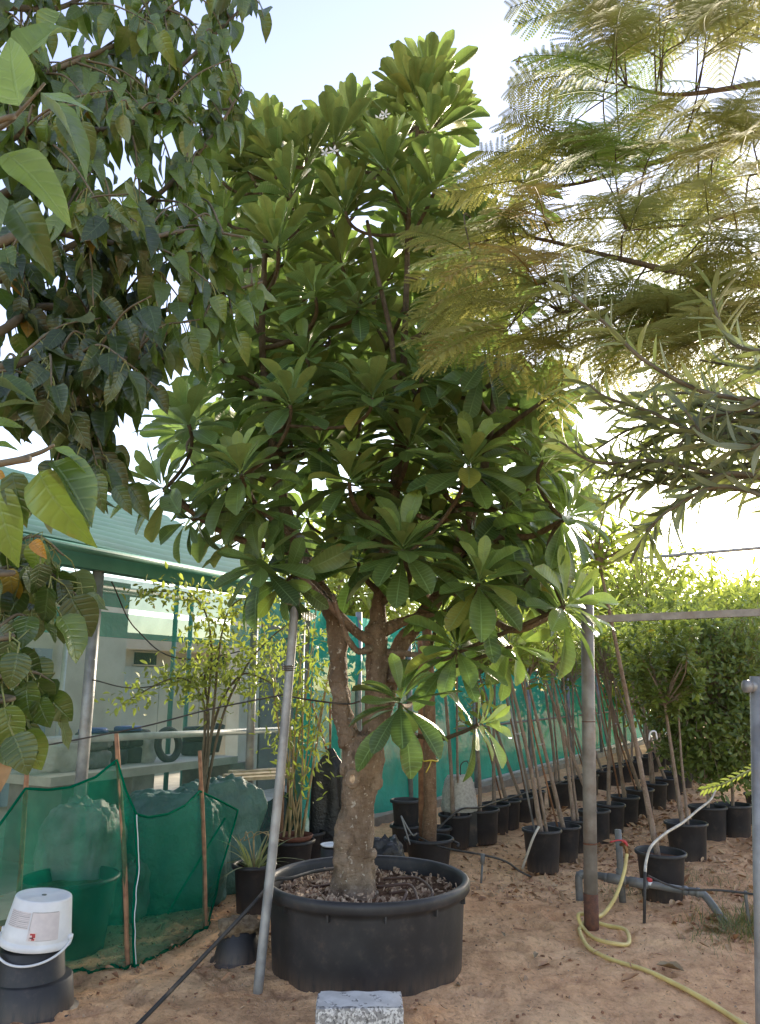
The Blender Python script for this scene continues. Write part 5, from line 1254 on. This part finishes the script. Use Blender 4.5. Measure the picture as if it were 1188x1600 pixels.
dc = P(520, 1325, 6.2); tag(lathe(MB(), [(.001, -.01), (.09, -.01), (.09, dc[2]), (.08, dc[2]+.004), (.001, dc[2]+.004)], 24, (dc[0], dc[1], 0)).build('black_tin', M['pot']), 'squat black tin carrying the white dish', 'tin')
tag(blob(MB(), (P(602, 1310, 7.0)[0], 7.0, .16), np.array([.34, .3, .4]), .2, 44, .16, 4, 40, 24, .7, .5).build('corrugated_roll', M['bag']), 'crumpled black plastic roll between the trunk and stacked pots', 'plastic roll')

# pale shrub in front of the shade house
vb = P(300, 1300, 6.35); vb[2] = 0
vs_ = thing('pale_shrub', 'loose pale yellow green shrub growing before the shade house net', 'shrub', vb)
VLV = Leaves(T_OVAL)
def spray(pts, n, sp_, age, size=.062):
    pp = [vb]+[P(*a) for a in pts]; p = smoothpath(pp, 40); tube(MB(), p, np.linspace(.014, .004, 40), 7, True, None, .1, 1, 20).build('stem', M['twig'], vs_)
    for _ in range(n):
        i = random.randint(16, 39); o = p[i]+RNG.normal(size=3)*np.array(sp_)
        VLV.add(o, unit(RNG.normal(size=3)+np.array([0, 0, -.2])), unit(RNG.normal(size=3)*.5+np.array([0, -.5, .7])), size*random.uniform(.6, 1.25), (random.random(), min(1, age*random.uniform(.5, 1.4)), 0))
spray([(320, 1150, 6.35), (330, 1000, 6.35), (300, 930, 6.3), (215, 925, 6.2)], 330, (.10, .1, .06), .8)
spray([(330, 1150, 6.35), (345, 1000, 6.4), (370, 940, 6.4), (430, 935, 6.5)], 420, (.16, .14, .10), .7)
spray([(320, 1150, 6.35), (310, 1080, 6.3), (270, 1060, 6.2), (190, 1100, 6.1)], 260, (.09, .1, .07), .3)
spray([(325, 1150, 6.35), (320, 1060, 6.35), (330, 1040, 6.35), (300, 1070, 6.3)], 330, (.2, .12, .11), .25)
spray([(340, 1150, 6.4), (380, 1050, 6.5), (420, 1000, 6.6), (470, 960, 6.7)], 300, (.14, .14, .12), .45)
spray([(330, 1150, 6.4), (370, 1060, 6.5), (410, 1060, 6.6), (450, 1090, 6.7)], 200, (.12, .12, .1), .2)
VLV.emit(vs_, M['vine_leaf'], most=0)

# ------------------------------------------------------------------ water pipe, hoses
pv = thing('water_pipe', 'grey plastic water pipe with elbow, tee riser and red valves by the steel pole', 'pipe', G(967, 1415))
YA = G(904, 1405)[1]; a = P(904, 1364, YA); e = P(1086, 1394, 6.12); g = G(1136, 1440); g[2] = -.03
def fit(p0, p1, r=.037): tube(MB(), [p0, p1], r, 16).build('fitting', M['pvc'], pv)
p = smoothpath([np.array([a[0], a[1], -.08]), np.array([a[0], a[1], a[2]-.06]), np.array([a[0]+.012, a[1], a[2]-.015]), a+np.array([.05, -.01, 0])], 20); tube(MB(), p, .029, 14).build('elbow_pipe', M['pvc'], pv)
fit(p[11], p[13], .036); fit(p[-1], p[-1]+(e-a)*.05, .036)
tube(MB(), [a+np.array([.05, -.01, 0]), e], .027, 14).build('main_pipe', M['pvc'], pv)
p = smoothpath([e-unit(e-a)*.04, e+unit(e-a)*.03, e+np.array([.07, -.04, -.03]), g], 24); tube(MB(), p, .028, 14).build('drop_pipe', M['pvc'], pv); fit(p[5], p[8], .035)
for f in (.33, .52): fit(a+(e-a)*f-unit(e-a)*.055, a+(e-a)*f+unit(e-a)*.055)
for f in (.25, .41, .60, .92): fit(a+(e-a)*f-unit(e-a)*.015, a+(e-a)*f+unit(e-a)*.015, .033)
tj = a+(e-a)*.355; rt_ = P(967, 1297, tj[1]); r0 = np.array([rt_[0], tj[1]+.02, -.08])
tube(MB(), [r0, np.array([r0[0], r0[1], rt_[2]])], .026, 14).build('riser', M['pvc'], pv)
tube(MB(), [np.array([r0[0], r0[1], tj[2]]), np.array([r0[0], r0[1], tj[2]+.07])], .035, 14).build('fitting', M['pvc'], pv)
vt = P(973, 1322, tj[1]-.03)
tp_c = thing('garden_tap', 'small brass tap with red lever on the grey riser', 'tap', vt)
tube(MB(), smoothpath([np.array([r0[0], r0[1]-.01, vt[2]+.005]), vt+np.array([.015, 0, .005]), vt+np.array([.025, -.01, -.03]), vt+np.array([.026, -.01, -.06])], 14), .013, 10).build('tap_body', M['brass'], tp_c)
tube(MB(), [vt+np.array([.0, 0, .015]), vt+np.array([.0, 0, .035])], .008, 8).build('tap_spindle', M['brass'], tp_c)
tube(MB(), smoothpath([vt+np.array([-.10, -.02, .032]), vt+np.array([-.03, 0, .042]), vt+np.array([.02, 0, .03]), vt+np.array([.032, 0, -.0])], 14), np.array([.006]*7+[.012]*7), 8).build('red_lever', M['red'], tp_c)
rv = a+(e-a)*.63; tube(MB(), [rv+Z3*.02, rv+Z3*.05], .02, 12).build('valve_cap', M['red'], pv); tube(MB(), [rv+Z3*.0, rv+Z3*.022], .024, 12).build('valve_neck', M['white'], pv)
def gnd(l, z=.013): return [G(x, y)+Z3*(z+float(gz(*G(x, y)[:2]))) for x, y in l]
PB = G(924, 1450)
h0 = vt+np.array([.026, -.01, -.055])
hp = [h0, P(975, 1365, 6.2), P(960, 1405, 6.05), P(940, 1430, 5.95)]+[PB+np.array([.02, .09, .06]), PB+np.array([-.07, .05, .07])]+gnd([(911, 1452), (930, 1470), (960, 1478), (982, 1472), (978, 1458), (950, 1448)], .02)+[PB+np.array([.0, .085, .02])]+gnd([(908, 1450), (907, 1462), (922, 1482), (960, 1500), (1010, 1520), (1060, 1544), (1110, 1568), (1160, 1598), (1220, 1640)], .014)
ob = tube(MB(), smoothpath(hp, 220), .0135, 10).build('garden_hose', M['hose']); tag(ob, 'pale yellow garden hose coiled round the pole foot and running over the sand', 'hose')
ds = thing('drip_riser', 'pale hose looping from a black ground stake over the pot beside the water pipe', 'hose', G(1006, 1446))
b0_ = G(1006, 1446); tube(MB(), [b0_-Z3*.05, P(1008, 1362, b0_[1])], .011, 8).build('ground_stake', M['rubber'], ds)
tube(MB(), smoothpath([P(1008, 1364, b0_[1]), P(1010, 1345, 6.1), P(1018, 1322, 6.2), P(1040, 1302, 6.5), P(1066, 1286, 6.9), P(1090, 1266, 7.5), P(1110, 1250, 7.9), P(1118, 1235, 8.0)], 50), .011, 8).build('loop_hose', M['palehose'], ds)
dl1 = thing('drip_line', 'thin black drip line on a tee stake running past the stout grey post', 'hose', G(1165, 1450))
tube(MB(), smoothpath([P(1012, 1368, 5.95), P(1040, 1381, 5.9), P(1072, 1390, 5.85), P(1120, 1391, 5.75), P(1160, 1395, 5.7), P(1230, 1405, 5.6)], 40), .008, 7).build('line', M['rubber'], dl1)
b1_ = G(1172, 1452); tube(MB(), [b1_-Z3*.05, P(1166, 1405, b1_[1]), P(1165, 1392, b1_[1])], .012, 8).build('tee_stake', M['pvc'], dl1)
dl2 = thing('drip_line', 'thin black drip line on a tee stake between the tub and forward pot', 'hose', G(753, 1382))
b2_ = G(751, 1383); tube(MB(), smoothpath([P(655, 1308, 7.6), P(690, 1324, 7.3), P(755, 1336, b2_[1]), P(790, 1346, 7.0), P(812, 1361, 7.1), G(830, 1372)+Z3*.01], 40), .009, 7).build('line', M['rubber'], dl2)
tube(MB(), [b2_-Z3*.05, P(754, 1348, b2_[1])], .010, 8).build('ground_stake', M['pvc'], dl2); tube(MB(), [P(754, 1350, b2_[1]), P(755, 1334, b2_[1])], .019, 10).build('tee', M['pvc'], dl2)
lk = [P(680, 1300, 8.2), P(700, 1280, 8.3), P(722, 1264, 8.5), P(748, 1262, 8.6)]+[gpos(px, py)+np.array([0, -.12, .355]) for px, py in row2[1:12]]
ob = tube(MB(), smoothpath(lk, 120), .010, 6).build('drip_line', M['rubber']); tag(ob, 'black drip line resting along the rims of the pots nearest the fence', 'hose')
ob = tube(MB(), smoothpath([P(842, 1292, 7.3), P(833, 1310, 7.2), P(824, 1335, 7.2), P(816, 1358, 7.25)], 20), .011, 7).build('hose_end', M['palehose']); tag(ob, 'short grey hose hooked over the rim of the forward pot', 'hose')

random.seed(106); RNG = np.random.default_rng(206)
# ------------------------------------------------------------------ trees far behind
def far_tree(px, Y, z0, z1, r, n, seed, label, mat='far_leaf', age=(.1, .8), size=.2):
    c = np.array([P(px, 1000, Y)[0], Y, 0]); q = thing('background_tree', label, 'tree', c)
    rng = np.random.default_rng(seed)
    tube(MB(), smoothpath([c-Z3*.1, c+np.array([.1, 0, z0*.6]), c+np.array([-.05, .1, (z0+z1)/2])], 14), np.linspace(.12, .05, 14), 9, True, None, .1, seed, 6).build('trunk', M['sapbark'], q)
    mb = MB(); tw = MB(); cen = c+Z3*(z0+z1)/2; hz_ = (z1-z0)/2
    for _ in range(n//14):
        d = unit(rng.normal(size=3)); p = cen+d*(rng.uniform(.1, 1)**.45)*(1+.3*vnoise((d*2+seed)[None], seed)[0])*np.array([r, r, hz_])
        ag = rng.uniform(*age)
        if rng.random() < .2: tube(tw, [cen-Z3*hz_*.5, (cen+p)/2, p], .02, 4, False)
        for i in range(14):
            y = unit(rng.normal(size=3)+Z3*.1); nr = unit(Z3*.8+rng.normal(size=3)*.6); X, Yv, Zv = frames(y, nr); v, fc, uv = T_LONG[i % 3]
            mb.add(p+rng.normal(size=3)*size*.8+(v*size*rng.uniform(.7, 1.3)) @ np.array([X, Yv, Zv]), fc, uv, (rng.uniform(.02, 1), float(np.clip(ag+rng.normal()*.1, 0, 1)), 0))
    cr = mb.build('crown', M[mat], q); tw.build('twigs', M['sapbark'], cr)
far_tree(1010, 21, .7, 5.2, 2.2, 5200, 51, 'bright backlit tree rising past the far end of the fence', size=.26)
far_tree(1110, 17, 1.2, 4.0, 2.0, 5200, 52, 'yellow green tree crown seen over the side bar beyond dense shrubs', age=(.3, .9), size=.24)
far_tree(1200, 14, 1.2, 3.4, 1.8, 5200, 53, 'sunlit tree beyond the shrubs under the glare', age=(.4, 1), size=.22)
far_tree(930, 24, .7, 5.8, 2.2, 4200, 54, 'pale tree behind the fence past the steel pole', size=.3)
far_tree(820, 22, .7, 5.4, 2.4, 3800, 55, 'pale green tree behind the fence, glimpsed under the plumeria leaves', size=.3)
far_tree(700, 19, .7, 5.2, 2.0, 3400, 56, 'light green tree crown behind the plumeria middle', size=.28)
far_tree(520, 15, 1.8, 4.9, 1.7, 3400, 57, 'yellow green tree crown just past the shade house roof end', age=(.3, .9), size=.24)
far_tree(1330, 13, .3, 3.5, 2.2, 5000, 58, 'leafy tree past the shrubs closing the view', size=.22)
far_tree(1150, 27, .6, 4.4, 3.0, 4200, 59, 'hazy distant tree at the end of the pot rows', size=.34)

random.seed(107); RNG = np.random.default_rng(207)
# ------------------------------------------------------------------ litter, pebbles, grass
mb = MB(); tmp = [leaf_t(w_lance, 1, .4, 4, .9*s, .5*s2, .3, k) for k, (s, s2) in enumerate(((1, .8), (-.6, -.8), (.5, 1.2), (1.2, -.5)))]
def litter(n, xr, yr, smin, smax, acc=None):
    k = 0
    while k < n:
        x, y = random.uniform(*xr), random.uniform(*yr)
        if acc and not acc(x, y): continue
        if (x-TC[0])**2+(y-TC[1])**2 < .42: k += 1; continue
        v, f, uv = random.choice(tmp); a = random.uniform(0, 6.28); X, Yv, Zv = frames(np.array([math.cos(a), math.sin(a), random.gauss(0, .25)]), np.array([random.gauss(0, .4), random.gauss(0, .4), 1]))
        s = random.uniform(smin, smax); mb.add(np.array([x, y, float(gz(x, y))+.008])+(v*s) @ np.array([X, Yv, Zv]), f, uv); k += 1
rowline = lambda x, y: random.random() < math.exp(-abs((x-1.9)-(y-8)*.565)/.5)
litter(1500, (.4, 7), (6.3, 15), .03, .11, rowline)
litter(1300, (2.0, 5.5), (5.3, 11), .03, .12)
litter(1300, (-3, 3.5), (3.6, 7.5), .008, .04)
litter(260, (-1.8, -.4), (4.9, 6.4), .02, .07)
for _ in range(260):
    x, y = random.uniform(-2.8, 4.2), random.uniform(3.6, 9)
    if (x-TC[0])**2+(y-TC[1])**2 < .42: continue
    a = random.uniform(0, 6.28); l = random.uniform(.03, .14); z = float(gz(x, y))+.006
    tube(mb, [(x, y, z), (x+l*.5*math.cos(a), y+l*.5*math.sin(a), z+.01*random.random()), (x+l*math.cos(a+.2), y+l*math.sin(a+.2), z+.002)], .0025, 4, False)
mb.build('leaf_litter', M['dry'], None, True, 'stuff')['label'] = 'small dry brown leaves scattered over the sand'
bigd = [(840, 1505, .13, .4), (1070, 1522, .15, 2.8), (835, 1496, .08, 1.2), (970, 1535, .11, .1), (260, 1482, .09, .2), (185, 1533, .07, 2.5), (1075, 1455, .08, .5), (1100, 1450, .12, .1), (720, 1545, .07, 2.4), (1150, 1400, .09, 1), (1120, 1370, .08, 2), (870, 1420, .06, 1), (1055, 1415, .12, .3), (790, 1470, .05, 2), (640, 1590, .06, .6), (890, 1560, .05, 1.7), (700, 1580, .05, 2.9), (345, 1540, .06, .8)]
for px, py, s, a in bigd:
    g = G(px, py); m_ = MB(); v, f, uv = leaf_t(w_lance, 1, .38, 7, 1.1, random.uniform(-.6, .8), .35, random.random()*5); X, Yv, Zv = frames(np.array([math.cos(a), math.sin(a), .05]), np.array([.2, -.2, 1])); m_.add(g+Z3*(.012+float(gz(g[0], g[1])))+(v*s) @ np.array([X, Yv, Zv]), f, uv)
    o = m_.build('fallen_leaf', M['dry' if random.random() < .6 else 'dead']); tag(o, 'curled dry brown leaf lying on open sand', 'leaf', 'fallen leaves on the sand')
cs, sz = [], []
for _ in range(1500):
    x, y = random.uniform(-3, 4.5), random.uniform(3.4, 9)
    if (x-TC[0])**2+(y-TC[1])**2 < .40: continue
    s = random.uniform(.004, .012)*(2.4 if random.random() < .04 else 1); cs.append(np.array([x, y, float(gz(x, y))+s*.1])); sz.append(np.array([s, s, s*.8])*random.uniform(.7, 1.3))
mb = MB(); scatter(mb, cs, sz, RNG); mb.build('pebbles', M['pebble'], None, False, 'stuff')['label'] = 'small stones and grit scattered over the sand'
cs, sz = [], []
for _ in range(900):
    x, y = random.uniform(-3, 4.5), random.uniform(3.4, 9)
    if (x-TC[0])**2+(y-TC[1])**2 < .40: continue
    s = random.uniform(.008, .026); cs.append(np.array([x, y, float(gz(x, y))+s*.05])); sz.append(np.array([s, s*.8, s*.6]))
mb = MB(); scatter(mb, cs, sz, RNG); mb.build('earth_crumbs', M['clod'], None, False, 'stuff')['label'] = 'crumbs of reddish earth on the sand'
mb = MB(); gt = leaf_t(lambda t: max(.05, 1-t), 1, .05, 4, .3, .35, 0, 0)
for cx_, cy_, n, sp_, L0 in ((1150, 1455, 420, .16, .13), (1185, 1440, 300, .16, .15), (1120, 1390, 140, .2, .08), (1060, 1370, 160, .18, .09), (985, 1385, 160, .16, .09), (950, 1395, 120, .12, .07), (1110, 1475, 160, .15, .06), (1150, 1380, 120, .25, .08)):
    g = G(cx_, cy_)
    for _ in range(n):
        x, y = g[0]+random.gauss(0, sp_), g[1]+random.gauss(0, sp_); a = random.uniform(0, 6.28); l = random.uniform(.15, 1.1); X, Yv, Zv = frames(np.array([math.cos(a)*l, math.sin(a)*l, 1]), np.array([-math.cos(a), -math.sin(a), .4]))
        mb.add(np.array([x, y, float(gz(x, y))-.005])+(gt[0]*L0*random.uniform(.5, 1.3)) @ np.array([X, Yv, Zv]), gt[1], gt[2], (random.random(), random.random(), random.choice((0, 0, .5))))
mb.build('grass', M['grass'], None, True, 'stuff')['label'] = 'thin tufts of grass growing round the water pipe'
# bird far up in the sky
bd = thing('flying_bird', 'tiny dark bird flying in the open sky above the plumeria', 'bird', P(810, 96, 40))
mb = MB(); c = P(810, 96, 40); blob(mb, c, (.36, .12, .12), 0, 1, .05, 2, 14, 8, 1)
for s in (-1, 1): mb.add([c+np.array([-.08, 0, .02]), c+np.array([.08, 0, .02]), c+np.array([.10, s*.3, .10]), c+np.array([0, s*.34, .11])], [(0, 1, 2, 3)])
mb.build('body', M['rubber'], bd)
